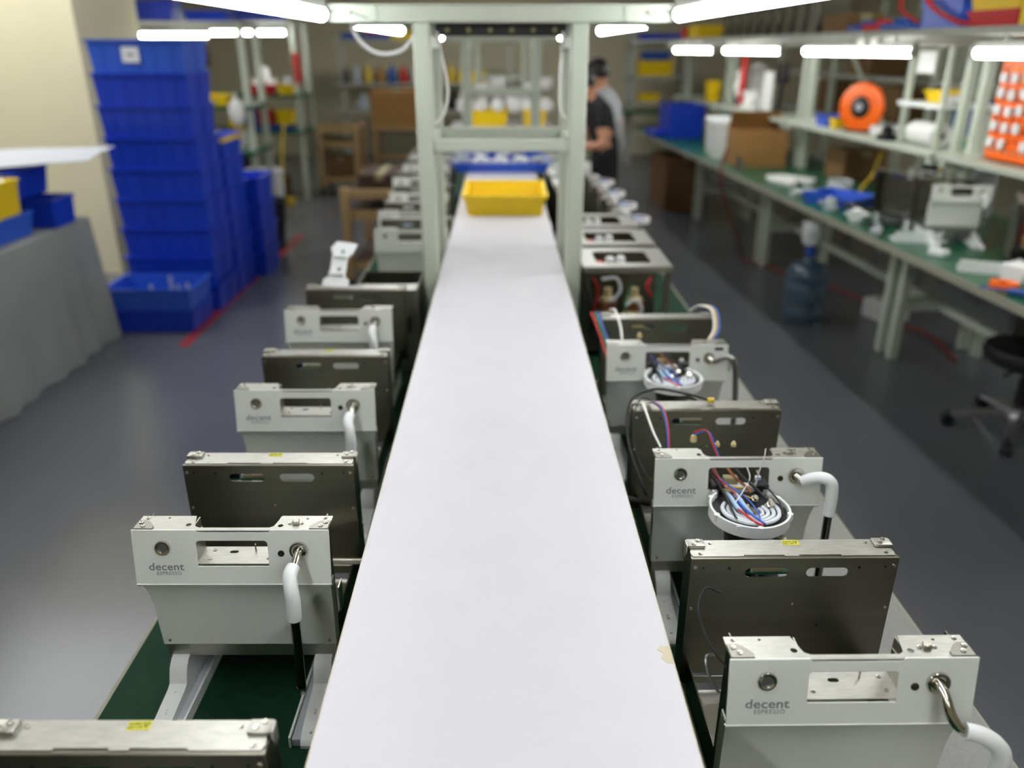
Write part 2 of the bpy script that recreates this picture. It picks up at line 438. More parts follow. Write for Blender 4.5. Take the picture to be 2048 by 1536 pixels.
def m_lower(b):
    pr = [(.1925, -.0035, .1245), (.182, .0005, .1237), (.172, .004, .1228), (.160, .0068, .122), (.14, .009, .1213), (.11, .0105, .1206), (.08, .0115, .12)]
    b.loft([[(-w_, y, z), (-w_ / 3, y, z), (w_ / 3, y, z), (w_, y, z)] for z, y, w_ in pr], .0018)
    for s in (-1, 1):     # folded side returns
        b.loft([[(s * w_, y, z), (s * w_, y + .018, z)] for z, y, w_ in pr], .0012)
def m_topplate(b):
    o = [(-.126, .001), (.126, .001), (.126, .036), (.059, .036), (.0555, .018), (.054, .0115), (.049, .008), (-.0425, .008), (-.0485, .0115), (-.0505, .018), (-.055, .036), (-.126, .036)]
    b.plate(o, [circ(-.058, .0145, .0036), circ(.0625, .0125, .0036), circ(-.089, .031, .0018, 8), circ(.094, .029, .0018, 8)], .0015, T(0, 0, .2695))
def m_rail(b):
    side = [(-.098, 0), (.205, 0), (.205, .06), (.014, .06), (.006, .058), (-.004, .05), (-.010, .038), (-.013, .030), (-.02, .027), (-.075, .020), (-.094, .013), (-.099, .006)]
    b.plate(side, [], .024, Matrix(((0, 0, 1, -.012), (1, 0, 0, 0), (0, 1, 0, 0), (0, 0, 0, 1))))
def m_rear(b):
    # x, z plate at y=.175
    h = [rrect(-.060, -.007, .2438, .2572, .0066, 5), rrect(.0155, .0675, .2438, .2572, .0066, 5)]
    h += [rrect(-.118, -.05, .088, .094, .002, 2)]
    b.plate(rrect(-.1275, .1275, .078, .2695, .002, 2), h, .0016, T(0, .1766, 0) @ RX(PI / 2))
    b.loft([[(-.1275, .175, .2695), (.1275, .175, .2695)], [(-.1275, .1755, .2709), (.1275, .1755, .2709)], [(-.1275, .1785, .2712), (.1275, .1785, .2712)], [(-.1265, .1845, .2700), (.1265, .1845, .2700)]], .0012)
def m_reartop(b):
    o = [(-.1245, .1795), (-.062, .1795), (-.062, .182), (-.012, .182), (-.012, .1795), (.006, .1795), (.006, .182), (.058, .182), (.058, .1795), (.1235, .1795), (.1255, .186), (.122, .214), (-.122, .214), (-.1265, .186)]
    b.plate(o, [], .0016, T(0, 0, .2704))
def m_clip(b):
    b.box(-.011, .011, -.008, .008, 0, .004, bev=.0018, seg=2); b.box(.009, .0125, -.0075, .0075, -.018, .0035, bev=.001)
def rings(r_in, r_out, h):
    return lambda b: b.lathe([(r_in, 0), (r_in, h * .75), (r_in + (r_out - r_in) * .25, h), (r_out * .93, h * .95), (r_out, h * .4), (r_out, -.001)], 24)
def wand(root, kind, far=False):
    c = on_face(.0878, -.028)
    col = part('wand_collar', rings(.0055, .0125, .0035), 'chrome', root, 'collar', c, FROT)
    part('collar_core', lambda b: b.lathe([(0, .001), (.0056, .001), (.0056, 0)], 16), 'black_plastic', col, 'collcore')
    j = c + Vector((0, -.004, 0))
    if kind == 'down':
        stub = [c, c + Vector((0, -.014, -.003)), c + Vector((-.001, -.030, -.010))]
        slv = [c + Vector((-.002, -.026, -.008)), c + Vector((-.003, -.040, -.012)), c + Vector((.000, -.050, -.022)), c + Vector((.002, -.054, -.040)), c + Vector((.001, -.054, -.066))]
        tub = [slv[-1] + Vector((0, 0, .01)), slv[-1] + Vector((-.001, 0, -.060)), slv[-1] + Vector((-.003, .002, -.118))]
    elif kind == 'right':
        stub = [c, c + Vector((.001, -.014, -.004)), c + Vector((.004, -.024, -.018)), c + Vector((.012, -.030, -.030)), c + Vector((.022, -.033, -.034))]
        slv = [c + Vector((.018, -.032, -.033)), c + Vector((.034, -.035, -.036)), c + Vector((.050, -.038, -.046)), c + Vector((.058, -.040, -.062)), c + Vector((.056, -.041, -.09))]
        tub = [slv[-1] + Vector((0, 0, .01)), slv[-1] + Vector((-.002, 0, -.05)), slv[-1] + Vector((-.004, .0, -.1))]
    elif kind == 'arch':
        stub = [c, c + Vector((.006, -.010, -.003)), c + Vector((.012, -.016, -.003))]
        slv = [c + Vector((.008, -.013, -.003)), c + Vector((.018, -.022, .007)), c + Vector((.029, -.032, .013)), c + Vector((.040, -.036, .006)), c + Vector((.043, -.037, -.016)), c + Vector((.043, -.037, -.046))]
        tub = [slv[-1] + Vector((0, 0, .01)), slv[-1] + Vector((.001, 0, -.06)), slv[-1] + Vector((.002, .002, -.125))]
    else:   # bare: grey pipe with a black clip
        stub = [c, c + Vector((.006, -.010, -.003)), c + Vector((.012, -.016, -.001))]
        slv = None
        tub = [c + Vector((.01, -.014, -.002)), c + Vector((.022, -.024, .010)), c + Vector((.034, -.032, .013)), c + Vector((.044, -.036, 0)), c + Vector((.050, -.037, -.04)), c + Vector((.054, -.038, -.09)), c + Vector((.056, -.038, -.15))]
    part('wand_stub', lambda b: b.tube(stub, .0055, 10, 5), 'chrome', root, ('wstub', kind))
    if slv: part('wand_sleeve', lambda b: b.tube(slv, .0091, 12, 7), 'white_plastic', root, ('wslv', kind), label='white silicone grip sleeve on the steam wand')
    tb = part('wand_tube', lambda b: b.tube(tub, .0060, 10, 5), 'dark_chrome' if slv else 'wand_grey', root, ('wtub', kind), label='polished steel steam wand tube')
    part('wand_tip', lambda b: b.tube([tub[-1] + Vector((0, 0, .006)), tub[-1], tub[-1] + Vector((0, 0, -.004)), tub[-1] + Vector((0, 0, -.0065))], [.0064, .0064, .005, .002], 10), 'screw_steel', tb, ('wtip', kind))
    if not slv: part('cable_clip', lambda b: b.box(tub[-2].x - .012, tub[-2].x + .008, tub[-2].y - .008, tub[-2].y + .008, tub[-2].z - .004, tub[-2].z + .007, bev=.002), 'black_plastic', tb)
def ring_outline(grow=0.0, n=30):
    r = .058 + grow; cy = -.066; hw = .041 + grow; pts = [(hw, .004), (hw, -.010), (hw + .0035, -.020)]
    a0 = math.radians(47)
    for k in range(n + 1):
        a = a0 - (PI + 2 * a0) * k / n
        pts.append((r * math.cos(a), cy + r * math.sin(a)))
    pts += [(-(hw + .0035), -.020), (-hw, -.010), (-hw, .004)]
    return pts
def group_head(root, far=False):
    zt = .228; h = .018
    g = part('group_ring', lambda b: (b.plate(ring_outline(), [], .001, T(0, 0, zt - h)),
        b.plate(ring_outline(), [ring_outline(-.0032)[1:-1]], h - .001, T(0, -.0005, zt - h + .001))), 'white_plastic', root, 'gring', (.002, 0, 0), label='white pear-shaped open group head housing')
    part('gasket', lambda b: b.plate(ring_outline(-.0036)[1:-1], [], .009, T(0, -.0005, zt - h + .001)), 'black_plastic', g, 'gask')
    rnd = random.Random(4)
    for k in range(4):
        rr = .016 + k * .0075
        part('heater_coil', lambda b: b.tube([(rr * math.cos(a) * 1.05, -.072 + rr * math.sin(a) * .92, zt - .006 + .001 * k) for a in [math.radians(-215 + 250 * i / 24) for i in range(25)]], .0031, 7), 'tube_silicone', g, ('coil', k))
    part('centre_boss', lambda b: b.lathe([(0, .006), (.008, .006), (.010, .003), (.013, .003), (.013, 0)], 16), 'screw_steel', g, 'boss', (0, -.07, zt - .009))
    for k, (x, y) in enumerate([(-.049, -.036), (.050, -.040), (-.053, -.085), (.053, -.085), (0, -.121), (-.038, -.016), (.038, -.016)]):
        part('screw_lug', lambda b: (b.cyl((0, 0, 0), (0, 0, .011), .0044, n=10), b.cyl((0, 0, .011), (0, 0, .0114), .0016, n=8)), 'white_plastic', g, 'lug', (x, y, zt - .0115))
    part('group_cylinder', lambda b: b.lathe([(0, -.05), (.029, -.05), (.031, -.046), (.034, -.02), (.036, -.019), (.036, 0), (0, 0)], 28), 'steel_dark', g, 'gcyl', (0, -.066, zt - h))
    part('spout', lambda b: (b.cyl((.02, -.085, zt - .032), (.046, -.100, zt - .036), .0055, n=12), b.cyl((.0462, -.1001, zt - .036), (.0466, -.1003, zt - .0361), .0038, n=10)), 'screw_steel', g, 'spout')
    wires = [('wire_blue', [(-.03, .03, zt + .012), (-.028, .0, zt + .010), (-.012, -.03, zt + .006), (.0, -.05, zt + .004), (.006, -.085, zt + .002), (.004, -.108, zt - .003)], .0016),
             ('black_rubber', [(.0, .04, zt + .014), (.006, .0, zt + .012), (.018, -.03, zt + .009), (.028, -.055, zt + .004)], .0030),
             ('copper', [(-.012, .04, zt + .014), (-.006, .0, zt + .012), (.004, -.022, zt + .009), (.010, -.038, zt + .006)], .0030),
             ('black_rubber', [(-.038, .02, zt + .006), (-.036, -.01, zt + .010), (-.032, -.04, zt + .007), (-.030, -.075, zt + .003), (-.029, -.100, zt + .001)], .0026),
             ('wire_red', [(-.02, -.075, zt + .001), (-.014, -.092, zt + .002), (-.004, -.108, zt + .0), (.006, -.113, zt - .002)], .0022),
             ('wire_blue', [(-.014, -.055, zt + .002), (-.010, -.08, zt + .003), (.0, -.102, zt + .002), (.010, -.111, zt - .002)], .0024),
             ('wire_yellow', [(-.036, -.012, zt + .006), (-.01, -.022, zt + .007), (.012, -.02, zt + .007), (.03, -.004, zt + .010), (.034, .02, zt + .012)], .0011),
             ('wire_yellow', [(-.03, -.02, zt + .003), (-.01, -.034, zt + .004), (.010, -.05, zt + .003)], .0011),
             ('wire_brown', [(-.032, .03, zt + .016), (-.030, .005, zt + .012), (-.026, -.02, zt + .006)], .0016),
             ('wire_red', [(-.036, .03, zt + .018), (-.034, .0, zt + .014), (-.02, -.03, zt + .008), (-.012, -.05, zt + .004)], .0012),
             ('wire_white', [(.02, .03, zt + .016), (.016, -.005, zt + .013), (-.002, -.035, zt + .008), (-.02, -.06, zt + .003)], .0013),
             ('wire_green', [(-.03, -.1, zt + .002), (-.031, -.108, zt + .003), (-.029, -.114, zt - .002)], .0009),
             ('black_rubber', [(.034, -.01, zt + .006), (.042, -.03, zt + .003), (.046, -.06, zt + .001), (.04, -.09, zt)], .0018),
             ('wire_blue', [(.036, .02, zt + .012), (.032, .0, zt + .012), (.022, -.016, zt + .007)], .0014)]
    for k, (m, p, r) in enumerate(wires[:6] if far else wires):
        part('wire', lambda b: b.tube(p, r * .75, 6, 5), m, g, ('gw', k))
    for k, (x, y) in enumerate([(-.024, -.048), (-.012, -.05)]):
        part('pale_hose', lambda b: b.tube([(0, .018, .0), (.001, .0, .003), (.004, -.02, .001), (.010, -.034, -.003)], .0034, 8, 4), 'tube_pale_blue', g, 'phose', (x, y, zt))
    for k, (x, y, s) in enumerate([(.012, -.042, .006), (.030, -.060, .0065), (.032, -.05, .005), (-.004, -.062, .004)]):
        part('fitting', lambda b: b.lathe([(0, s * 1.6), (s * .7, s * 1.6), (s * .8, s), (s, s * .9), (s, 0), (0, 0)], 6), 'screw_steel', g, ('fit', k), (x, y, zt - .004), (.5, .3, 0))
    for x in (-.034, .033): part('black_clamp', BX(-.010, .010, -.012, .010, -.006, .008, bev=.002), 'black_plastic', g, 'bclamp', (x, -.006, zt))
    part('clear_block', BX(-.010, .012, -.006, .006, -.004, .009, bev=.001), 'khaki', g, 'cblock', (-.012, .004, zt + .002))
    part('plug', BX(-.004, .004, -.003, .003, -.003, .003), 'wire_white', g, 'plug', (-.029, -.115, zt - .004))
    part('plug', BX(-.004, .004, -.003, .003, -.005, .007), 'wire_white', g, 'plug2', (.03, .0, zt + .006))

def machine(label, x, y, z=TZ, rz=0, kind='down', ring=False, detail=2, warn=True, group='espresso machines in assembly', board=True, skew=0):
    root = thing('espresso_machine', label, 'machine', (x, y, z), rz, group)
    W, A, S = 'white_paint', 'aluminium', 'steel_dark'
    up = part('upper_front_panel', m_upper, W, root, 'mu', label='white front panel with display opening')
    lo = part('lower_front_panel', m_lower, W, root, 'ml', label='white lower splash panel')
    part('base_strip', BX(-.1185, .1185, .0125, .0155, .058, .0803), A, root, 'mbs')
    part('base_plate', BX(-.118, .118, .0156, .212, .06, .064), 'black_plastic', root, 'mbp')
    part('floor_plate', BX(-.112, .112, .026, .172, .066, .068), A, root, 'mfp')
    for s in (-1, 1):
        r = part('foot_rail', m_rail, 'white_plastic', root, 'mr', (s * .100, 0, 0), label='white foot rail')
        part('rail_channel', BX(-.006, .006, -.094, .2, .0, .0125, bev=.001), 'grey_plastic', r, 'mrc', (-s * .0183, 0, 0))
        part('channel_lip', BX(-.0015, .0015, -.096, .2, .0, .017), 'white_plastic', r, 'mrl', (-s * .026, 0, 0))
        if detail > 1:
            for q in (-.086, -.058, -.053, -.024): screw_at(r, (0, q, .0200 + (q + .075) * .127 + (-.002 if q < -.08 else 0)), (math.atan(.127), 0, 0), .0022, 'white_plastic')
        part('side_frame', BX(-.0008, .0008, .019, .046, .064, .268), S, root, 'msf', (s * .1165, 0, 0))
        part('side_rail', BX(-.001, .001, .046, .212, .064, .105), S, root, 'msr', (s * .1165, 0, 0))
    tp = part('top_plate', m_topplate, A, root, 'mtp', label='bare aluminium shoulder plate')
    for s in (-.0512, .0575): part('bay_wall', BX(-.0008, .0008, .010, .036, .216, .2694), A, root, 'mbw', (s, 0, 0))
    for s in (-1, 1):
        br = part('corner_bracket', lambda b: b.plate([(-.012, -.010), (.012, -.010), (.012, .010), (.002, .010), (-.004, .006), (-.012, -.004)] if s > 0 else [(12e-3, -.010), (-.012, -.010), (-.012, .010), (-.002, .010), (.004, .006), (.012, -.004)][::-1], [], .0015), 'bracket_steel', root, ('mcb', s), (s * .1135, .0135, .2711))
        if detail > 1:
            screw_at(br, (s * .002, -.004, .0015)); screw_at(br, (s * .007, .004, .0015))
            screw_at(tp, (s * .117, .0305, .2710), (0, 0, 0), .0028)
    la = part('latch', BX(-.0042, .0042, -.0038, .0038, 0, .0055, bev=.0008), 'screw_steel', root, 'mla', (.0815, .017, .271))
    if detail > 1:
        for s in (-1, 1): screw_at(la, (s * .008, 0, .0002), (0, 0, 0), .0026)
    if not ring:
        tr = part('display_tray', lambda b: b.plate(rrect(-.050, .0565, -.0045, .034, .001, 1), [rrect(-.013, -.001, .019, .025, .003, 3)], .0012, T(0, 0, .2228)), A, root, 'mtr')
        for s in (-.0495, .056): part('tray_wall', BX(-.0006, .0006, .0, .034, .2236, .256), A, tr, 'mtw', (s, 0, 0))
        part('pin', lambda b: b.tube([(.0215, .024, .2238), (.0215, .024, .232), (.0222, .023, .2355)], .0011, 6), 'screw_steel', tr, 'mpin')
        if detail > 1:
            for sx in (-.034, .043):
                for sy in (.006, .026): screw_at(tr, (sx, sy, .2241), (0, 0, 0), .0026)
    bt = part('power_button', rings(.0062, .0104, .0026), 'chrome', root, 'mbt', on_face(-.0885, -.0245), FROT, 'round chrome-ringed button')
    part('button_face', lambda b: b.lathe([(0, .0016), (.0046, .0016), (.0050, .0020), (.0063, .0020), (.0063, 0)], 20), 'button_metal', bt, 'mbf')
    jk = part('jack_socket', rings(.0018, .0044, .0012), 'dark_chrome', root, 'mjk', on_face(.0645, -.0325), FROT)
    part('socket_hole', lambda b: b.lathe([(0, .0008), (.0022, .0008), (.0022, 0)], 10), 'black_rubber', jk, 'mjh')
    wand(root, kind, detail < 2)
    if detail > 0:
        o = link('logo_lettering', text_mesh('decent', .0165, 'logo_grey', .00015, .00022, 1.02), root, on_face(-.0865, -.0515, .0002), FROT, (1.0, .9, 1)); o['label'] = 'grey printed wordmark'
        link('logo_lettering', text_mesh('ESPRESSO', .0069, 'logo_grey', .00015, .0000, 1.12), root, on_face(-.0835, -.0605, .0002), FROT)
    if detail > 1:
        for s in (-1, 1): screw_at(lo, (s * .1105, .0098, .087), (PI / 2, 0, 0), .0022)
    # rear chassis box
    rp = part('rear_plate', m_rear, S, root, 'mrp', (skew, 0, 0), label='dark brushed steel rear plate with two grip slots')
    rt = part('rear_top_plate', m_reartop, A, root, 'mrt', (skew, 0, 0), label='bright aluminium top of the rear box')
    for s in (-1, 1):
        part('rear_side', BX(-.0008, .0008, .177, .214, .064, .2695), S, root, 'mrs', (s * .1255 + skew, 0, 0))
        cl = part('corner_clip', m_clip, A, root, 'mclip', (s * .1165 + skew, .204, .272), (0, 0, 0 if s > 0 else PI))
        if detail > 1:
            screw_at(cl, (-.003, -.003, .004)); screw_at(cl, (.003, .004, .004))
            screw_at(rt, (s * .1145, .185, .2720), (0, 0, 0), .0030); screw_at(rt, (s * .098, .206, .2720), (0, 0, 0), .0022)
            screw_at(rp, (s * .122, .1749, .2595), (PI / 2, 0, 0), .0030); screw_at(rp, (s * .122, .1749, .198), (PI / 2, 0, 0), .0026)
            hole_at(rp, (s * .080, .1749, .2575), (PI / 2, 0, 0), .0018); hole_at(rp, (s * .112, .1749, .2585), (PI / 2, 0, 0), .0014)
    if detail > 1:
        screw_at(rp, (.004, .1749, .204), (PI / 2, 0, 0), .0022); hole_at(rp, (.04, .1749, .17), (PI / 2, 0, 0), .0018)
        screw_at(rp, (-.119, .1749, .0828), (PI / 2, 0, 0), .0026)
    if board:
        pc = part('circuit_board', BX(-.10, -.002, .186, .196, .2405, .2425), 'pcb_green', root, 'mpcb')
        part('component', BX(-.085, -.05, .188, .195, .2425, .250), 'black_plastic', pc, 'mchip'); part('component', BX(-.045, -.01, .188, .193, .2425, .2465), 'khaki', pc, 'mchip2')
    if warn:
        wl = part('warning_label', BX(-.0105, .0105, -.0055, .0055, 0, .0003), 'label_yellow', root, 'mwl', (.004 + skew, .2075, .272), (0, 0, PI + .03), label='small yellow voltage warning label')
        if detail > 1:
            link('label_lettering', text_mesh('AC120V', .0042, 'label_ink', .0001), wl, (.0035, .0020, .0004)); link('label_lettering', text_mesh('1500W', .0042, 'label_ink', .0001), wl, (.0035, -.0022, .0004))
            part('warning_triangle', lambda b: (b.plate([(-.0034, -.003), (.0034, -.003), (0, .0034)], [[(-.0024, -.0024), (.0024, -.0024), (0, .0022)]], .0001), b.plate([(-.0004, .001), (.0005, .0012), (.0001, 0), (.0006, .0001), (-.0003, -.002), (-.0001, -.0004), (-.0006, -.0005)], [], .0001)), 'label_ink', wl, 'mtri', (-.0062, 0, .0004))
    if ring: group_head(root, detail < 2)
    return root
def machine_wire(root, pts, r, m, name='wire'): return part(name, lambda b: b.tube(pts, r, 6, 6), m, root)

def chassis(label, x, y, z=TZ, rz=0, detail=1, group='bare machine chassis', panel=False):
    """bare frame without front: top plate with opening, posts, pumps and hoses inside. local origin at the front bottom centre"""
    root = thing('machine_chassis', label, 'machine', (x, y, z), rz, group)
    A, S = 'aluminium', 'steel_dark'
    part('top_plate', lambda b: b.plate(rrect(-.1275, .1275, 0, .232, .004, 2), [rrect(-.085, .075, .045, .185, .01, 3)], .003, T(0, 0, .269)), A, root, 'ctp', label='grey metal top plate with a large opening')
    part('top_lip', BX(-.1275, .1275, -.001, .002, .255, .269), A, root, 'ctl')
    part('base_plate', BX(-.125, .125, 0, .23, .012, .02), 'black_plastic', root, 'cbp')
    part('rear_plate', BX(-.125, .125, .226, .229, .02, .269), S, root, 'crp')
    for s in (-1, 1):
        for yy in (.006, .215): part('post', BX(-.008, .008, 0, .012, .02, .269), S, root, 'cpost', (s * .117, yy, 0))
        for yy in (.03, .19): part('foot', lambda b: b.cyl((0, 0, 0), (0, 0, .012), .014, n=12), 'black_rubber', root, 'cfoot', (s * .1, yy, 0))
    part('side_plate', BX(-.1272, -.1255, .0, .226, .02, .255), S, root, 'csp')
    for k, xx in enumerate((-.045, .035)):
        p = part('pump', lambda b: (b.lathe([(0, 0), (.026, 0), (.028, .01), (.028, .06), (.022, .066), (.022, .10), (.012, .106), (.012, .13), (0, .13)], 18), b.box(-.03, .03, -.03, .03, .012, .05, bev=.004)), 'brass', root, 'cpump', (xx, .07, .06), label='beige pump')
        part('coil', lambda b: b.lathe([(.024, .068), (.030, .068), (.030, .092), (.024, .092)], 16), 'wire_brown', p, 'cpcoil')
    for k, (m, pts, r) in enumerate([('tube_silicone', [(-.07, .02, .23), (-.03, .015, .235), (-.015, .02, .2), (-.03, .03, .17), (-.045, .04, .16)], .005),
            ('tube_silicone', [(.0, .02, .15), (.03, .012, .17), (.05, .02, .14), (.045, .04, .12)], .005), ('wire_red', [(-.1, .02, .24), (-.08, .012, .2), (-.09, .02, .12), (-.06, .03, .08)], .0025),
            ('wire_green', [(.02, .02, .22), (.0, .014, .16), (.01, .02, .1), (-.02, .03, .06)], .0025), ('wire_red', [(.07, .015, .24), (.06, .01, .21), (.075, .02, .18)], .004),
            ('black_rubber', [(-.115, -.002, .25), (-.11, -.02, .2), (-.1, -.02, .14), (-.09, -.01, .05)], .004)]):
        part('hose', lambda b: b.tube(pts, r, 7, 5), m, root, ('chose', k))
    for k, (xx, yy) in enumerate([(-.045, .06), (-.012, .07)]): part('white_cap', lambda b: b.lathe([(0, .02), (.01, .02), (.013, .014), (.013, 0), (0, 0)], 14), 'white_plastic', root, 'ccap', (xx, yy, .266))
    part('valve_block', BX(-.05, .012, .055, .085, .238, .264, bev=.003), 'brass', root, 'cvb')
    part('red_connector', BX(-.1, -.06, .07, .1, .24, .266, bev=.003), 'red_bin', root, 'crc')
    if panel:
        part('end_panel', lambda b: b.plate(rrect(-.12, .12, .02, .25, .003, 2), [circ(-.02, .215, .010), rrect(-.075, -.03, .12, .17, .003, 2)], .002, RX(PI / 2)), A, root, 'cep', (0, -.003, 0))
    return root

# left row (front faces the viewer)
GA = 'espresso machines in assembly'
machine('machine cut off by the bottom left corner, only its rear box top showing', -.341, .352, rz=-.012, kind='down')
m1 = machine('nearest complete white machine left of the shelf, wand hanging straight down', -.353, .882, rz=-.012, kind='down')
part('drain_pipe', lambda b: b.tube([(.06, .12, .14), (.12, .115, .142), (.17, .11, .146)], .006, 10, 4), 'chrome', m1)
part('hinge_plate', BX(.124, .1255, .03, .05, .12, .16), 'screw_steel', m1)
machine('second white machine left of the shelf, slightly blurred, wand hanging straight down', -.3605, 1.339, rz=-.008, kind='down')
machine('third white machine left of the shelf, just before the gantry', -.390, 1.823, rz=-.006, kind='down', warn=False, detail=1, skew=.01)
su = thing('steel_housing', 'small bare steel housing with cutouts beside the left gantry post', 'housing', (-.318, 2.12, TZ))
part('front_plate', lambda b: b.plate(rrect(-.085, .085, .0, .235, .003, 2), [circ(.045, .205, .008), rrect(.02, .065, .11, .16, .003, 2)], .002, RX(PI / 2)), 'aluminium', su)
part('side_plate', BX(-.085, -.083, .0, .2, 0, .235), 'steel_dark', su); part('side_plate', BX(.083, .085, .0, .2, 0, .235), 'steel_dark', su)
part('top_plate', BX(-.085, .085, .0, .06, .233, .235), 'aluminium', su); part('base_plate', BX(-.083, .083, .0, .2, 0, .004), 'steel_dark', su); part('rear_plate', BX(-.083, .083, .198, .2, .004, .235), 'steel_dark', su)
for i, (x, y, lb) in enumerate([(-.312, 2.74, 'white machine half hidden right behind the left gantry post'), (-.345, 3.07, 'white machine behind the gantry on the left, second in the distant line'),
        (-.355, 3.48, 'white machine behind the gantry on the left, third in the distant line'), (-.395, 3.92, 'white machine behind the gantry on the left, fourth in the distant line'),
        (-.40, 4.40, 'white machine behind the gantry on the left, fifth in the distant line'), (-.41, 4.86, 'white machine behind the gantry on the left, smallest and last of the line')]):
    machine(lb, x, y, detail=0, warn=False, ring=i in (1, 2), kind='down')
# a white bracket dropped on the third machine's rear box, loose wires from its inside
solo('plastic_bracket', lambda b: (b.plate([(-.036, 0), (.036, 0), (.034, .02), (.02, .03), (.018, .085), (.03, .10), (.036, .125), (-.022, .13), (-.034, .11), (-.026, .09), (-.022, .03), (-.036, .018)], [circ(0, .05, .006), circ(0, .1, .006)], .004),
    b.box(-.02, .016, .03, .036, .004, .014), b.box(-.02, .016, .08, .086, .004, .014)), 'white_plastic', 'white plastic bracket leaning on top of the third left machine', 'bracket', (-.43, 2.005, TZ + .2765), rot=(.85, 0, -.22))
# right row
machine('nearest white machine on the right with its wand sleeve bent outward', .3575, .6375, rz=.0, kind='right', skew=-.001)
m2 = machine('white machine with open group head full of wires and an arched white wand, right row', .358, 1.069, rz=.0, kind='arch', ring=True, warn=False, skew=-.006)
m3 = machine('white machine with open group head and bare grey wand, third on the right', .346, 1.571, rz=.0, kind='bare', ring=True, warn=False, detail=1, skew=.011)
# loose leads
machine_wire(m2, [(-.13, .03, .19), (-.15, .10, .24), (-.145, .16, .29), (-.10, .19, .305), (-.04, .20, .292), (.0, .20, .280)], .0024, 'black_rubber', 'black_lead')
part('lead_plug', BX(-.002, .010, .196, .204, .275, .283, bev=.001), 'wire_yellow', m2)
machine_wire(m2, [(-.112, .04, .271), (-.12, .07, .285), (-.125, .12, .300), (-.122, .16, .292), (-.115, .19, .275)], .0020, 'wire_white', 'white_lead')
for dx, mm in ((0, 'wire_blue'), (.0025, 'wire_red'), (-.0025, 'black_rubber')):
    machine_wire(m2, [(-.10 + dx, .04, .255), (-.095 + dx, .08, .28), (-.094 + dx, .13, .293), (-.1 + dx, .172, .288), (-.105 + dx, .20, .274)], .0011, mm)
machine_wire(m2, [(-.118, .05, .2), (-.135, .10, .22), (-.138, .15, .262), (-.12, .185, .29), (-.09, .2, .275)], .0011, 'black_rubber')
machine_wire(m2, [(-.125, .03, .175), (-.16, .03, .185), (-.19, .04, .182), (-.215, .06, .17)], .0042, 'black_rubber', 'black_cable')
machine_wire(m2, [(.022, -.02, .232), (.024, -.024, .262), (.028, -.026, .285), (.03, -.022, .30)], .0010, 'wire_white', 'white_lead')
for xx in (-.018, .008): part('brass_nipple', lambda b: b.lathe([(0, .012), (.003, .012), (.004, .008), (.006, .006), (.006, 0), (0, 0)], 10), 'brass', m2, 'nip', (xx, .06, .262), None, None, .7)
part('brass_nipple', lambda b: b.lathe([(0, .018), (.006, .018), (.009, .01), (.009, 0), (0, 0)], 10), 'brass', m2, 'nip2', (-.05, .085, .258), None, None, .6)
machine_wire(m2, [(-.05, .085, .275), (-.035, .07, .285), (-.028, .05, .27), (-.02, .03, .25)], .0012, 'wire_red')
machine_wire(m2, [(-.05, .085, .27), (-.03, .075, .28), (-.022, .05, .262), (-.016, .03, .245)], .0012, 'wire_blue')
machine_wire(m3, [(-.09, .04, .27), (-.088, .09, .285), (-.092, .15, .300), (-.098, .19, .290)], .0026, 'wire_white', 'white_lead')
for mm, dx in (('wire_red', 0), ('wire_green', .008), ('wire_blue', .014)):
    machine_wire(m3, [(-.11 + dx, .05, .2), (-.12 + dx, .11, .23), (-.135 + dx, .16, .27), (-.14 + dx, .2, .28)], .0022, mm)
for mm, dx in (('wire_yellow', 0), ('wire_blue', .006), ('wire_white', -.005)):
    machine_wire(m3, [(.10 + dx, .04, .27), (.118 + dx, .07, .285), (.122 + dx, .12, .31), (.108 + dx, .17, .305), (.09, .2, .285)], .0020, mm)
part('brass_nipple', lambda b: b.lathe([(0, .018), (.006, .018), (.009, .01), (.009, 0), (0, 0)], 10), 'brass', m3, 'nip2', (-.045, .085, .258), None, None, .6)
part('side_label', BX(-.009, .009, 0, .0004, -.003, .003), 'black_plastic', m3, 'slabel', on_face(.108, -.009, .001), (-TILT, 0, 0))
r1 = [o for o in COL.objects if o.get('label', '').startswith('nearest white machine on the right')][0]
machine_wire(r1, [(-.12, .03, .235), (-.135, .05, .25), (-.142, .08, .272), (-.13, .10, .285), (-.112, .10, .278)], .0013, 'black_rubber', 'black_lead')
machine_wire(r1, [(-.128, .02, .21), (-.138, .03, .225), (-.14, .04, .24), (-.128, .05, .235)], .0018, 'wand_grey', 'grey_lead')
# right row beyond the third machine
chassis('open chassis with beige pumps behind the third right machine', .358, 2.22)
chassis('second open chassis in the right row, close behind the first one', .358, 2.50)
chassis('third open chassis in the right row, white part leaning on its corner', .35, 2.775)
for i, (y, lb) in enumerate([(3.16, 'nearest'), (3.46, 'second'), (3.78, 'third'), (4.12, 'farthest')]):
    machine(f'machine turned with white group head toward the right aisle, {lb} of four', .46 - .005 * i, y, rz=PI / 2, kind='down', ring=True, detail=0, warn=False, board=False, group='turned machines on the right')
for i, (y, lb) in enumerate([(4.5, 'near'), (4.85, 'middle'), (5.2, 'far')]):
    machine(f'plain white machine near the black-shirted person, {lb} one of three', .36, y, rz=0, kind='down', detail=0, warn=False, board=False)

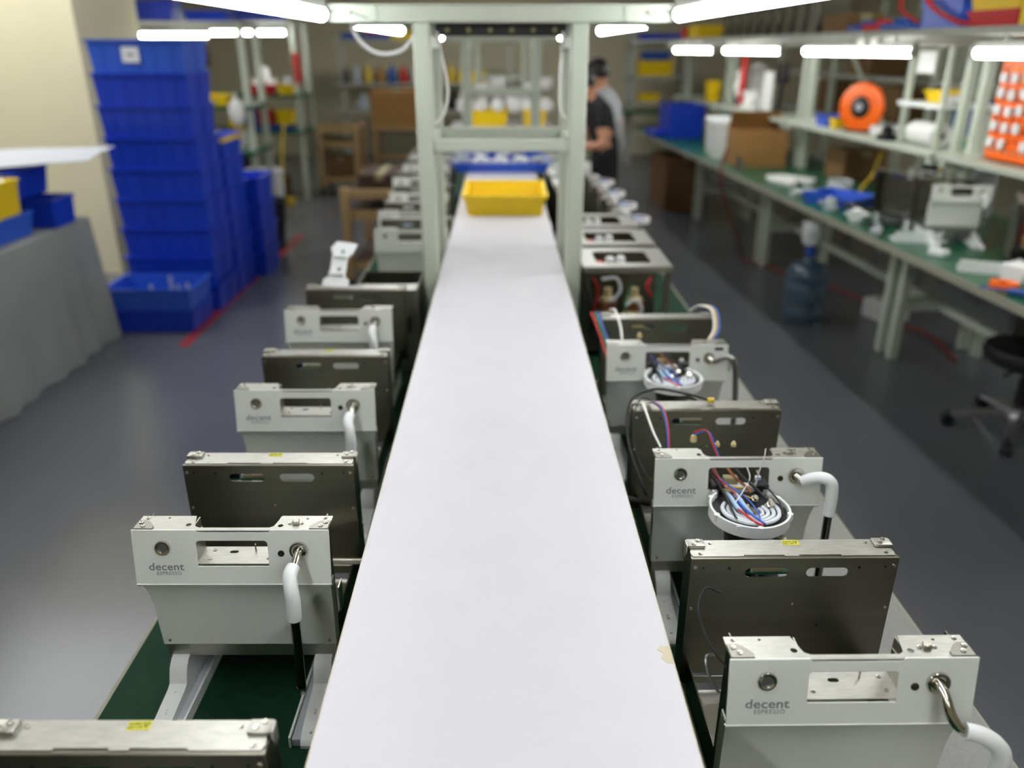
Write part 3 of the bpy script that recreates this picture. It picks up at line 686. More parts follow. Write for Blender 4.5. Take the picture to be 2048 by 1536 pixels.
# ------------------------------------------------------------------ bins and boxes
def bin_fn(w_, d_, h_, tp=.86, t=.004, rim=.008, ribs=4):
    def f(b):
        def rect(sx, sy, z): return [b.bm.verts.new((x * sx, y * sy, z)) for x, y in ((-1, -1), (1, -1), (1, 1), (-1, 1))]
        a, c = w_ / 2, d_ / 2
        o0 = rect(a * tp, c * tp, 0); o1 = rect(a, c, h_ - .012); o2 = rect(a + rim, c + rim, h_ - .012); o3 = rect(a + rim, c + rim, h_)
        i3 = rect(a - t, c - t, h_); i0 = rect(a * tp - t, c * tp - t, t * 1.5)
        for p, q in ((o0, o1), (o1, o2), (o2, o3), (o3, i3), (i3, i0)): b.bridge(p, q)
        b.bm.faces.new(o0[::-1]); b.bm.faces.new(i0)
        for k in range(ribs):
            x = (-.5 + (k + .5) / ribs) * w_ * .9
            for s in (-1, 1):
                g0 = c * tp; g1 = c
                b.loft([[(x - .005, s * (g0 + .003), .004), (x + .005, s * (g0 + .003), .004)], [(x - .005, s * (g1 + .004), h_ - .012), (x + .005, s * (g1 + .004), h_ - .012)]], .003)
    return f
def bin_(label, m, size, loc, rz=0, tp=.86, group=None, name='storage_bin', cat='bin', rot=None):
    return solo(name, bin_fn(*size, tp=tp), m, label, cat, loc, rz, group, ('bin', size, tp), rot)
def carton(label, size, loc, rz=0, m='cardboard', open_top=False):
    t = thing('cardboard_box', label, 'box', loc, rz); a, c, h_ = size[0] / 2, size[1] / 2, size[2]
    if open_top:
        part('body', bin_fn(size[0], size[1], h_, tp=1, t=.005, rim=0, ribs=0), m, t)
        for s in (-1, 1): part('flap', BX(-a, a, 0, size[1] * .45, 0, .004), m, t, None, (0, s * c, h_ + .001), (2.2 * s if s > 0 else -.9, 0, 0))
    else:
        part('body', BX(-a, a, -c, c, 0, h_, bev=.004), m, t)
        part('tape', BX(-.03, .03, -c - .001, c + .001, h_ - .04, h_ + .0008), 'khaki', t)
        part('lid_seam', BX(-a, a, -.002, .002, h_, h_ + .001), 'brown_dark', t)
    return t
yb = bin_('yellow plastic bin standing on the white shelf inside the gantry', 'yellow_bin', (.315, .38, .082), (.012, 3.30, SZ - .003), 0, .9)
for i, (x, y, lb) in enumerate([(-.09, 3.29, 'small metal clip lying in the yellow bin, leftmost'), (.03, 3.27, 'small metal clip lying in the middle of the yellow bin'), (.085, 3.27, 'small metal clip in the yellow bin, right of the middle one'), (.115, 3.28, 'small metal clip in the yellow bin, rightmost')]):
    solo('metal_clip', lambda b: (b.box(-.012, .012, -.008, .008, 0, .006, bev=.001), b.box(-.012, -.008, -.008, .008, 0, .035 if i == 0 else .016), b.box(-.004, .016, -.004, .004, .006, .014 if i else .03)), 'screw_steel' if i else 'grey_plastic', lb, 'clip', (x, y, SZ + .0045), i * .7)
bin_('blue plastic bin heaped with white parts behind the yellow bin', 'blue_crate_pale', (.50, .30, .05), (.0, 4.45, SZ - .003), 0, .94)
bin_('taller blue bin standing right behind the heaped white parts', 'blue_crate_pale', (.46, .18, .13), (.0, 4.72, SZ - .003), 0, .96)
for i in range(9):
    x, y = -.2 + (i % 5) * .098 + random.uniform(-.01, .01), 4.36 + (i // 5) * .12
    lb = f'white moulded cover in the blue shelf bin, {"front" if i < 5 else "back"} row, {NTH[i % 5]} from the left'
    solo('moulded_cover', lambda b: (b.plate([(-.045, 0), (.045, 0), (.05, .03), (.02, .05), (-.02, .05), (-.05, .03)], [], .02), b.cyl((0, .02, .02), (0, .02, .04), .02, n=12)), 'white_plastic' if i % 4 else 'grey_plastic', lb, 'moulded part', (x, y, SZ + .025 + .04 * (i // 5)), rot=(.5, random.uniform(-.3, .3), random.uniform(-.6, .6)), group='white parts in the blue shelf bin')
# far shelf heaps
bin_('yellow bin on the far shelf, left of the two', 'yellow_bin', (.30, .3, .13), (-.10, 7.1, SZ), 0, .92)
bin_('yellow bin on the far shelf, right of the two', 'yellow_bin', (.18, .3, .13), (.275, 7.1, SZ), 0, .92)
for i in range(12):
    x, y = -.30 + (i % 6) * .135, 7.0 + (i // 6) * .33
    solo('foam_bag', lambda b: (b.ball((0, 0, .05), .075, (1, .8, .75), 10), b.ball((.04, .01, .09), .04, (1, .9, .8), 8), b.ball((-.035, -.02, .085), .035, (1, 1, .8), 8)), 'paper_white', f'white bagged parts on the far shelf, {"front" if i < 6 else "back"} heap, {NTH[i % 6]} from the left', 'bag', (x, y, SZ + (.10 if i < 6 else .16 + .05 * (i % 3))), i * .8, 'white bags on the far shelf')
# ------------------------------------------------------------------ left side: cloth table, crates
def cloth_table():
    t = thing('cloth_table', 'long table draped in grey cloth by the left wall', 'table', (-2.37, 2.3, 0)); L = 2.31; D = 1.1
    rows = []
    n = 60
    for z in (0.004, .1, .25, .4, .55, .68, .705, .715):
        f = 1 - z / .715; r = []
        for k in range(n + 1):
            y = L * k / n
            r.append((.012 + f * .05 + f * .016 * math.sin(k * 1.1) + f * .01 * math.sin(k * .43 + 1) - (.012 if z > .71 else 0), y + f * .02 * math.sin(k * .31), z))
        rows.append(r)
    rows.append([(-D, L * k / n, .7155 + .0008 * math.sin(k * 1.7)) for k in range(n + 1)])
    part('cloth', lambda b: (b.loft(rows, .003), b.loft([[(-D, L, .71), (-D, L, .02)], [(-.5, L + .012, .712), (-.5, L + .03, .005)], [(.01, L, .712), (.05, L + .02, .005)]], .003)), 'cloth_grey', t, label='grey tablecloth hanging to the floor')
    part('tabletop', BX(-D, -.01, .01, L - .01, .68, .708), 'frame_grey', t)
    for x in (-D + .06, -.08):
        for y in (.08, L - .08): part('leg', BX(x - .02, x + .02, y - .02, y + .02, 0, .68), 'frame_grey', t)
cloth_table()
ZC = .7185
bin_('long blue bin at the front edge of the cloth-covered table', 'blue_crate_pale', (.26, .62, .115), (-2.535, 3.83, ZC), 0, .95)
bin_('yellow bin full of white bags on top of a blue bin, far left', 'yellow_bin', (.30, .58, .17), (-2.56, 3.80, ZC + .115), 0, .94)
for i in range(5):
    solo('foam_bag', lambda b: (b.ball((0, 0, .03), .07, (1.1, 1, .6), 10), b.ball((.04, .03, .05), .04, (1, 1, .8), 8)), 'paper_white', f'white plastic bag in the yellow bin at far left, {NTH[i]} from the front', 'bag', (-2.56 + .05 * (-1) ** i, 3.6 + i * .105, ZC + .115 + .115), i, 'white bags in the left yellow bin')
bin_('small blue bin at the far corner of the cloth-covered table', 'blue_crate', (.36, .22, .15), (-2.53, 4.36, ZC), 0, .95)
bin_('tilted blue bin stacked behind the yellow bin on the cloth table', 'blue_crate', (.42, .40, .15), (-2.70, 4.33, ZC + .152), .0, .92)
solo('plastic_sheet', lambda b: b.loft([[(x, y, .012 * math.sin(x * 5 + y * 3) + .05 * max(0, x - .35) ** 1.2 - .06 * max(0, -y) ) for x in [-.55 + .1 * k for k in range(13)]] for y in [-.22 + .075 * j for j in range(7)]], .004), 'sheet_grey', 'white plastic sheet lying on top of the bins at left', 'sheet', (-2.80, 4.40, ZC + .335), rot=(.06, -.03, .12))
def crate_fn(w_, d_, h_):
    def f(b):
        bin_fn(w_, d_, h_, tp=.965, t=.005, rim=.007, ribs=5)(b)
        for s in (-1, 1):
            for k in range(3):
                y = (-.5 + (k + .5) / 3) * d_ * .9
                b.loft([[(s * (w_ * .4825 + .003), y - .006, .004), (s * (w_ * .4825 + .003), y + .006, .004)], [(s * (w_ / 2 + .004), y - .006, h_ - .012), (s * (w_ / 2 + .004), y + .006, h_ - .012)]], .003)
        b.box(-w_ * .48, w_ * .48, -d_ * .482, d_ * .482, h_ * .3, h_ * .3 + .006)
    return f
def crate(label, x, y, z, w_=.555, d_=.40, h_=.183, m='blue_crate', rz=0, group='stacked blue crates'):
    t = thing('plastic_crate', label, 'crate', (x, y, z), rz, group)
    part('body', lambda b: bin_fn(w_, d_, h_, tp=.955, t=.005, rim=.012, ribs=5)(b), m, t, ('crate', w_, d_, h_))
    for s in (-1, 1): part('side_rib', lambda b: b.loft([[(-.006, 0, .004), (.006, 0, .004)], [(-.006, -.012, h_ - .012), (.006, -.012, h_ - .012)]], .004), m, t, ('crib', h_), (s * w_ * .4845, 0, 0), (0, 0, s * PI / 2))
    return t
ORD = ['bottom', 'second from the bottom', 'third from the bottom', 'fourth from the bottom', 'fifth from the bottom', 'third from the top', 'second from the top', 'second highest', 'top']
for k in range(9):
    lab = ['blue crate at the very bottom of the tall stack', 'blue crate one above the bottom of the tall stack', 'blue crate third up in the tall stack', 'blue crate fourth up in the tall stack', 'blue crate halfway up the tall stack', 'blue crate sixth up in the tall stack', 'blue crate seventh up in the tall stack', 'blue crate just under the topmost one of the tall stack', 'topmost paler crate of the tall stack with a white sticker'][k]
    c = crate(lab, -2.125 + .008 * random.uniform(-1, 1), 5.27, k * .183, m='blue_crate_pale' if k == 8 else 'blue_crate')
    if k == 8:
        st = part('paper_sticker', BX(-.05, .05, -.0008, 0, -.042, .042), 'sticker_white', c, None, (-.03, -.204, .10))
        part('print', BX(-.022, .022, -.0012, -.0008, -.008, .008), 'logo_grey', st)
for k in range(2):
    crate(['blue crate on the floor in front of the tall stack', 'paler open blue crate with white pins, on the low front pair'][k], -2.13, 4.83, k * .135, w_=.52, d_=.36, h_=.135, m='blue_crate_pale' if k else 'blue_crate', group='low pair of blue crates')
for i, (x, y) in enumerate([(-2.14, 4.75), (-2.02, 4.76), (-1.97, 4.74), (-1.93, 4.78), (-2.10, 4.95)]):
    solo('plastic_pin', lambda b: (b.cyl((0, 0, 0), (0, 0, .13), .008, n=8), b.cyl((0, 0, .10), (0, 0, .11), .014, n=8)), 'grey_plastic', f'pale plastic pin upright in the low open crate, {NTH[i]} from the left' if i < 4 else 'pale plastic pin at the back of the low open crate', 'pin', (x, y, .1425), group='pins in the low crate')
for k in range(5): crate(f'blue crate in the medium stack behind the tall one, {NTH[k]} from the floor', -2.09, 5.70, k * .183, w_=.50, group='medium crate stack')
yl = crate('blue crate with a yellow rim on top of the medium stack', -2.09, 5.70, 5 * .183, w_=.50, h_=.15, group='medium crate stack')
part('yellow_rim', lambda b: b.plate(rrect(-.262, .262, -.212, .212, .01, 2), [rrect(-.245, .245, -.195, .195, .01, 2)], .03), 'yellow_bin', yl, None, (0, 0, .112))
for k in range(4): crate(f'blue crate in the lowest rear stack, {NTH[k]} from the floor', -2.0, 6.13, k * .183, w_=.46, d_=.38, group='rear crate stack')
solo('waste_bin', lambda b: b.lathe([(0, 0), (.15, 0), (.19, .40), (.2, .40), (.2, .42), (.18, .42), (.14, .02), (0, .02)], 24), 'black_rubber', 'round black waste bin on the floor behind the crates', 'waste bin', (-2.02, 6.85, 0))
solo('drum', lambda b: b.lathe([(0, 0), (.18, 0), (.2, .03), (.2, .42), (.21, .43), (.21, .46), (.19, .47), (0, .47)], 24), 'paper_white', 'off-white drum standing on the floor beyond the black waste bin', 'drum', (-2.42, 8.3, 0))

# ------------------------------------------------------------------ right-hand bench line
def bench(u0, u1, label, under=True):
    t = thing('workbench', label, 'workbench', B(u0, 0), BROT); L = u1 - u0; D = .95
    part('tabletop', BX(.006, D, 0.006, L - .006, TZ - .03, TZ), 'green_bench', t, label='green bench top')
    part('edge_band', BX(0, .0058, .0, L, TZ - .032, TZ + .001), 'bench_edge', t)
    for y in (.06, L - .06):
        part('leg', BX(.375, .425, y - .025, y + .025, 0, TZ - .03, bev=.004), 'frame_paint', t)
        part('leg', BX(.86, .91, y - .025, y + .025, 0, TZ - .03, bev=.004), 'frame_paint', t)
        part('crossbar', BX(.425, .86, y - .02, y + .02, .28, .32), 'frame_paint', t)
        part('bracket', lambda b: b.plate([(.05, TZ - .03), (.376, TZ - .03), (.376, TZ - .12)], [], .006, T(0, y, 0) @ RX(PI / 2)), 'frame_paint', t)
    part('stretcher', BX(.61, .65, .06, L - .06, .28, .32), 'frame_paint', t)
    # rack: posts, mid shelf, overhead shelf
    for y in (.035, L - .1): part('rack_post', BX(.58, .625, y, y + .05, TZ, 1.64, bev=.004), 'frame_paint', t)
    part('mid_shelf', BX(.45, .86, .03, L - .03, 1.075, 1.105, bev=.003), 'frame_paint', t, label='pale grey middle shelf')
    for y in (.04, L - .09): part('shelf_arm', BX(.46, .86, y, y + .04, 1.04, 1.075), 'frame_paint', t)
    part('overhead_shelf', BX(-.03, .62, .005, L - .005, 1.645, 1.675, bev=.003), 'frame_grey', t, label='overhead shelf')
    for y in (.04, L - .09): part('shelf_arm', BX(-.02, .58, y, y + .04, 1.61, 1.645), 'frame_grey', t)
    return t
BL = [(2.10, 4.20, 'green workbench nearest on the right with the orange parts board'), (4.205, 6.25, 'second green workbench on the right carrying the orange cable reel'),
      (6.255, 8.10, 'third green workbench on the right carrying cardboard boxes'), (8.105, 9.6, 'last workbench on the right under the blue box')]
for a, b_, lb in BL: bench(a, b_, lb)
for u0, L, lb in [(2.14, 1.2, 'bench tube lamp cut off by the right picture edge'), (3.78, 1.22, 'long bench tube lamp above the orange reel'), (5.36, 1.15, 'bench tube lamp over the cardboard boxes'), (6.8, 1.2, 'farthest bench tube lamp, above the blue box')]:
    tube_lamp(B(u0, .03, 1.583), L, BROT, lb, 'lamps along the right benches', 'lamp_bench', .02, mount=.042)
# second rack line behind
def rear_rack(u0, u1, v, label):
    t = thing('storage_rack', label, 'rack', B(u0, v), BROT); L = u1 - u0
    for y in (0, L / 2, L - .05):
        for x in (0, .4): part('post', BX(x, x + .045, y, y + .045, 0, 2.0), 'frame_paint', t, 'rpost%g%g' % (x, y))
    for z in (.5, 1.0, 1.35, 1.8): part('shelf', BX(0, .445, 0, L, z, z + .025), 'frame_grey', t)
    part('diagonal_brace', lambda b: b.tube([(-.01, .1, .9), (-.01, L / 2, 1.8)], .015, 6), 'frame_paint', t)
    return t
rear_rack(3.2, 6.3, 1.55, 'pale steel rack with red bins behind the right benches')
rear_rack(6.6, 9.4, 1.55, 'pale steel rack behind the cardboard boxes on the right')

# orange parts board with hanging white parts
ob = thing('parts_board', 'tall orange perforated board hung with white parts at right edge', 'board', B(3.98, .575, 1.11), BROT + 0.0, rot=(0, 0, BROT + .0))
holes = [rrect(-.49 + .055 * c_, -.465 + .055 * c_, .03 + .045 * r_, .052 + .045 * r_, .003, 1) for c_ in range(9) for r_ in range(10)]
part('panel', lambda b: b.plate(rrect(-.52, 0, 0, .475, .01, 3), holes, .006), 'orange_plastic', ob, None, (0, 0, 0), (PI / 2 - .0, 0, PI / 2 + 0), label='orange perforated plastic panel')
part('shelf_lip', BX(-.03, .03, -.52, 0, -.03, -.005), 'frame_paint', ob)
rnd = random.Random(3)
for r_ in range(5):
    for c_ in range(6):
        if rnd.random() < .1: continue
        p = B(3.94 - c_ * .083 - .01 * rnd.random(), .560, 1.185 + r_ * .072 + .01 * rnd.random())
        solo('hanging_part', lambda b: (b.box(-.008, .008, -.022, .022, -.024, .020, bev=.004), b.cyl((.005, 0, .016), (.016, 0, .016), .004, n=8)), 'white_plastic', f'small white part on the orange board, {NTH[r_]} row from below, {NTH[c_]} from the left', 'part', p, BROT, 'white parts on the orange board', 'hpart')

# orange reel on the mid shelf
rl = thing('cable_reel', 'large orange cable reel with black hub on the right middle shelf', 'reel', B(5.28, .56, 1.107), 0)
RM = RZ(-.95) @ T(0, 0, .148) @ RX(PI / 2)
part('flange', lambda b: b.lathe([(.055, .02), (.135, .02), (.148, .012), (.148, -.012), (.135, -.02), (.055, -.02), (.055, .02)], 32, RM), 'orange_plastic', rl)
part('hub', lambda b: b.lathe([(0, .034), (.04, .034), (.062, .028), (.068, .02), (.068, -.02), (.06, -.028), (0, -.03)], 24, RM), 'black_plastic', rl)
part('hub_cap', lambda b: b.lathe([(0, .042), (.02, .042), (.024, .034)], 16, RM), 'grey_plastic', rl)
part('stand', lambda b: b.box(-.09, .09, -.035, .035, 0, .012, bev=.003, M=RZ(-.95)), 'black_plastic', rl)

def papers(label, size, loc, n, rz=0, m='paper_white'):
    t = thing('paper_stack', label, 'papers', loc, rz)
    for k in range(n):
        part('sheet_block', BX(-size[0] / 2, size[0] / 2, -size[1] / 2, size[1] / 2, 0, size[2] - .001, bev=.001), m, t, ('pp', size), (random.uniform(-.012, .012), random.uniform(-.012, .012), k * size[2]), (0, 0, random.uniform(-.12, .12)))
MS = 1.106
papers('stack of white paper pads beside the orange reel', (.22, .30, .018), B(4.98, .66, MS), 3, BROT)
papers('white papers on the middle shelf left of the orange reel', (.2, .4, .012), B(5.93, .72, MS), 2, BROT)
carton_b = bin_('small blue tray on the middle shelf left of the reel', 'blue_crate_pale', (.12, .18, .07), B(5.72, .56, MS), BROT)
solo('paper_bag', lambda b: (b.ball((0, 0, .05), .06, (1, 1.2, .8), 10), b.ball((.02, .05, .07), .035, (1, 1, .8), 8)), 'paper_white', 'white crumpled bag behind the small blue tray', 'bag', B(5.78, .72, MS))
bin_('little yellow bin next to the small blue tray', 'yellow_bin', (.08, .08, .06), B(5.56, .55, MS), BROT)
bin_('little yellow bin half hidden by the orange reel', 'yellow_bin', (.08, .08, .06), B(5.43, .70, MS), BROT)
solo('document_tray', BX(-.12, .12, -.16, .16, 0, .01, bev=.002), 'green_label', 'flat green tray on the middle shelf under the small stand', 'tray', B(4.52, .77, MS), BROT)
solo('paper_roll', lambda b: b.lathe([(.02, -.13), (.062, -.13), (.062, .13), (.02, .13)], 20, T(0, 0, .062) @ RX(PI / 2)), 'paper_white', 'thick white paper roll on the middle shelf near the rack post', 'paper roll', B(4.50, .575, MS + .0), BROT)
solo('tape_dispenser', lambda b: (b.box(-.04, .04, -.05, .05, 0, .03, bev=.004), b.cyl((-.02, 0, .05), (.02, 0, .05), .03, n=14)), 'black_plastic', 'black tape dispenser on the middle shelf beside the paper roll', 'dispenser', B(4.80, .50, MS), BROT)
# small riser stand on the middle shelf with things on it
sd = thing('riser_stand', 'small white riser stand on the middle shelf near the right edge', 'stand', B(4.33, .52, MS), BROT)
for x in (.0, .26):
    for y in (.0, .36): part('leg', BX(x, x + .025, y, y + .025, 0, .53 if x == 0 else .2), 'frame_paint', sd)
part('shelf', BX(-.02, .29, -.02, .41, .2, .222), 'white_plastic', sd)
part('top_bar', BX(0, .025, .025, .36, .5, .53), 'frame_paint', sd)
part('notice', BX(-.004, 0, .13, .30, .37, .48), 'paper_white', sd)
bin_('yellow bin on the small white riser stand', 'yellow_bin', (.14, .2, .06), B(4.53, .66, MS + .223), BROT)
solo('cleaning_cloth', lambda b: (b.ball((0, 0, .02), .05, (1, 1.3, .5), 10), b.ball((.02, -.04, .035), .03, (1, 1, .8), 8)), 'paper_white', 'crumpled white cloth on the small white riser stand', 'cloth', B(4.37, .62, MS + .223))
# overhead shelf goods
OZ = 1.676
bin_('blue bin on the overhead shelf near the top right', 'blue_crate_pale', (.22, .30, .11), B(3.62, .13, OZ), BROT, .95)
bin_('red bin on the overhead shelf under a yellow bin', 'red_bin', (.22, .30, .055), B(3.25, .12, OZ), BROT, .95)
bin_('shallow yellow bin stacked on the red overhead bin', 'yellow_bin', (.22, .30, .06), B(3.25, .12, OZ + .056), BROT, .95)
bin_('tall yellow bin on the overhead shelf at the right picture edge', 'yellow_bin', (.24, .26, .2), B(2.95, .12, OZ), BROT, .97)
for i in range(9):
    u = 5.0 + i * .2
    t = thing('metal_enclosure', f'grey perforated metal enclosure on the overhead shelf, {NTH[i]} counted from the brown carton', 'enclosure', B(u, .14, OZ), BROT, 'metal enclosures on the overhead shelf')
    part('body', BX(-.09, .09, -.075, .075, 0, .19, bev=.004), 'steel_dark', t, 'encb')
    for k in range(2): part('round_port', lambda b: b.cyl((-.094, 0, 0), (-.088, 0, 0), .018, n=12), 'screw_steel', t, 'encp', (0, -.035 + .07 * k, .12))
carton('brown carton on the overhead shelf right of the metal enclosures', (.2, .3, .09), B(4.68, .14, OZ), BROT, 'cardboard_dark')
for i, (u, m, lb) in enumerate([(4.42, 'blue_plastic', 'flat blue parts pouch on the overhead shelf, left one'), (4.25, 'wire_red', 'flat red parts pouch on the overhead shelf between two blue ones'), (4.08, 'blue_plastic', 'flat blue parts pouch on the overhead shelf, right one')]):
    solo('parts_pouch', lambda b: (b.box(-.08, .08, -.07, .07, 0, .03, bev=.01), b.box(-.03, .03, -.03, .03, .03, .05, bev=.008)), m, lb, 'pouch', B(u, .1, OZ), BROT + i * .3)
solo('air_gun', lambda b: (b.tube([(0, 0, .012), (0, .02, .05), (0, .02, .1)], .018, 10, 4), b.tube([(0, .02, .1), (0, -.04, .11), (0, -.08, .108)], .012, 8, 3)), 'black_plastic', 'dark air gun standing on the overhead shelf', 'air gun', B(4.15, .25, OZ + .004))
cable('air_hose', [B(4.15, .25, OZ + .02), B(4.3, .2, OZ + .1), B(4.35, .25, OZ + .2), B(4.2, .28, OZ + .32), B(4.1, .3, OZ + .6), B(4.1, .3, OZ + 1.6)], .008, 'wire_red', 'thin red air hose rising from the dark air gun', 'hose')
cable('air_hose', [B(3.35, .02, OZ + .008), B(3.5, .0, OZ + .03), B(3.72, -.0, OZ + .12), B(3.85, .03, OZ + .3), B(3.9, .1, OZ + .8), B(3.9, .1, OZ + 1.6)], .009, 'wire_red', 'red air hose curving down in front of the blue overhead bin', 'hose')
cable('power_cable', [B(3.9, .3, OZ + .01), B(4.02, .3, OZ + .12), B(4.05, .3, OZ + .5), B(4.05, .3, OZ + 1.6)], .011, 'black_rubber', 'black power cable dropping to the right overhead shelf')

# goods on the bench tops
BZ = TZ + .0005
box_b = bin_('big blue box on the far right bench', 'blue_crate', (.36, .42, .33), B(8.55, .28, BZ), BROT, .95)
solo('lidded_box', BX(-.07, .07, -.2, .2, 0, .06, bev=.006), 'blue_crate', 'low blue box lying in front of the big blue box', 'box', B(8.72, .06, BZ), BROT)
for i, (u, v) in enumerate([(7.25, .30), (6.9, .24), (6.99, .57)]):
    t = thing('white_tub', ['white tub left of the open cardboard box, back one', 'white tub left of the open cardboard box, front one', 'white tub behind the open cardboard box'][i], 'tub', B(u, v, BZ), 0, 'white tubs on the bench')
    part('body', lambda b: b.lathe([(0, 0), (.125, 0), (.14, .27), (.13, .27), (0, .268)], 24), 'paper_white', t, 'tubb')
    part('lid', lambda b: b.lathe([(.148, .262), (.15, .285), (.14, .295), (0, .297), (0, .27), (.148, .262)], 24), 'white_plastic', t, 'tubl')
carton('open brown cardboard box on the third right bench', (.38, .36, .26), B(6.45, .33, BZ), BROT - .1, 'cardboard', True)
carton('dark brown carton at the back of the second right bench', (.3, .3, .2), B(5.7, .78, BZ), BROT, 'cardboard_dark')
bin_('shallow blue tray on the second right bench', 'blue_crate_pale', (.26, .34, .06), B(4.72, .25, BZ), BROT + .5, .93)
solo('wrapped_parts', lambda b: [b.box(-.03, .03, -.14, .14, 0, .025, bev=.006, M=T(.05 * k, .03 * (k % 3), .012 * (k % 2)) @ RZ(.2 * k)) for k in range(-2, 3)], 'paper_white', 'pale wrapped parts in front of the bench post beside the open carton', 'parts', B(5.5, .28, BZ), BROT + .6)
solo('pipe_coil', lambda b: b.tube([(.07 * math.cos(a), .07 * math.sin(a), .012 + .004 * a) for a in [k * .4 for k in range(40)]], .009, 7), 'tube_silicone', 'coil of pale hose on the second right bench', 'hose coil', B(5.12, .42, BZ))
for i, (u, v, m) in enumerate([(4.36, .16, 'black_plastic'), (4.52, .10, 'grey_plastic'), (4.22, .24, 'black_plastic'), (4.2, .1, 'white_plastic'), (4.38, .32, 'grey_plastic')]):
    solo('fitting', lambda b: (b.lathe([(0, 0), (.035, 0), (.04, .02), (.03, .03), (.03, .06), (.018, .07), (0, .07)], 14), b.cyl((0, 0, .04), (.07, .02, .05), .014, n=10), b.cyl((0, 0, .04), (-.03, .06, .045), .012, n=10)), m, ['black valve fitting beside the shallow blue tray', 'grey valve fitting at the bench edge near the blue tray', 'black valve fitting nearest the white bench machine', 'white valve fitting at the bench edge near the white machine', 'grey valve fitting behind the black ones'][i], 'fitting', B(u, v, BZ), i * 1.1, 'fittings on the bench')
machine('white machine standing askew on the nearest right workbench', B(3.66, .30)[0], B(3.66, .30)[1], BZ, -.2, 'down', False, 0, False, board=False)
machine('rear machine in the shadow on the right workbench, dark side outward', B(4.12, .40)[0], B(4.12, .40)[1], BZ, 1.95, 'down', False, 0, False, board=False)
chassis('open chassis with red and black innards on the nearest right workbench', B(3.22, .42)[0], B(3.22, .42)[1], BZ, -.5)
def bracket(label, loc, rz, s=1.0, rot=None):
    solo('plastic_bracket', lambda b: (b.plate([(0, 0), (.20, .02), (.24, .06), (.21, .09), (.05, .075), (.03, .10), (-.01, .09)], [circ(.06, .045, .012), circ(.12, .05, .012), circ(.18, .055, .012)], .012), b.box(.0, .2, .0, .008, .01, .05, M=RZ(.1)), b.box(.2, .208, .03, .085, .01, .06)), 'white_plastic', label, 'bracket', loc, rz, 'white brackets on the bench', rot=rot)
bracket('white moulded bracket lying in front of the open chassis', B(3.18, .05, BZ), -.55)
bracket('white moulded bracket lying before the white bench machine', B(3.72, .06, BZ), -.3)
solo('tape_roll', lambda b: b.lathe([(.024, 0), (.05, 0), (.05, .024), (.024, .024), (.024, 0)], 24), 'orange_plastic', 'orange roll of tape at the bench edge', 'tape roll', B(2.93, .08, BZ))
solo('screwdriver', lambda b: (b.cyl((0, 0, .013), (0, .1, .013), .013, n=10), b.cyl((0, .1, .013), (0, .2, .013), .004, n=8)), 'blue_plastic', 'blue screwdriver at the bench edge near the orange tape', 'screwdriver', B(2.78, .12, BZ), .9)
solo('white_box', BX(-.05, .05, -.05, .05, 0, .07, bev=.006), 'white_plastic', 'white plastic box beside the orange tape roll', 'box', B(3.02, .2, BZ), .4)
solo('control_box', BX(-.07, .07, -.12, .12, 0, .25, bev=.006), 'grey_plastic', 'grey control box under the middle shelf behind the white machine', 'box', B(4.35, .78, BZ), BROT)
bin_('blue bin under the middle shelf behind the shallow blue tray', 'blue_crate_pale', (.2, .2, .12), B(4.95, .72, BZ), BROT)
solo('cable_drum', lambda b: (b.cyl((-.06, 0, .14), (.06, 0, .14), .10, n=24), b.cyl((-.07, 0, .14), (-.06, 0, .14), .14, n=24), b.cyl((.06, 0, .14), (.07, 0, .14), .14, n=24)), 'black_rubber', 'black cable drum under the middle shelf', 'drum', B(4.62, .78, BZ), BROT)
cable('yellow_hose', [B(5.2, .7, BZ + .24), B(5.12, .62, BZ + .1), B(5.0, .5, BZ + .02), B(4.7, .46, BZ + .014), B(4.45, .55, BZ + .02), B(4.4, .62, BZ + .15), B(4.5, .68, BZ + .27)], .010, 'wire_yellow', 'yellow hose looping around the black cable drum', 'hose')
solo('bagged_parts', lambda b: (b.ball((0, 0, .16), .17, (1, .8, 1), 14), b.ball((.06, .05, .28), .1, (1, 1, .9), 10), b.ball((-.07, .0, .26), .09, (1, 1, .9), 10)), 'paper_white', 'bulky white bag hanging at the far bench rack', 'bag', B(7.72, .70, 1.11))
bin_('upright yellow bin beside the bulky white bag', 'yellow_bin', (.12, .12, .2), B(8.3, .5, 1.11), BROT)
solo('red_cloth', BX(-.01, .01, -.06, .06, 0, .42, bev=.004), 'wire_red', 'red strip hanging on the rack post beside the white bag', 'cloth', B(7.60, .56, 1.12), BROT)
solo('monitor', lambda b: (b.box(-.012, .012, -.12, .12, .22, .38, bev=.004), b.box(-.01, .01, -.02, .02, .0, .22), b.box(-.05, .05, -.08, .08, 0, .01)), 'black_plastic', 'small black monitor above the third right bench', 'monitor', B(7.1, .72, 1.106), BROT)
# on the rear racks
for i, (u, lb) in enumerate([(5.3, 'left'), (4.95, 'middle'), (4.6, 'right')]): bin_(f'red bin on the rear rack behind the riser stand, {lb} of three', 'red_bin', (.3, .32, .14), B(u, 1.765, 1.026), BROT, .92)
bin_('long yellow bin on the upper rear rack shelf', 'yellow_bin', (.3, .5, .12), B(5.2, 1.75, 1.376), BROT, .92)
for i, u in enumerate((5.9, 3.9)): bin_(['dark blue bin on the rear rack left of the reel', 'dark blue bin on the rear rack near the right edge'][i], 'blue_plastic', (.3, .4, .22), B(u, 1.75, 1.376 if i else 1.026), BROT)
for i, u in enumerate((7.0, 7.6, 8.2)): carton(['brown carton on the farther rear rack, right one', 'brown carton on the farther rear rack, middle one', 'brown carton on the farther rear rack, left one'][i], (.35, .4, .28), B(u, 1.78, 1.376 if i % 2 else 1.026), BROT, 'cardboard_dark')

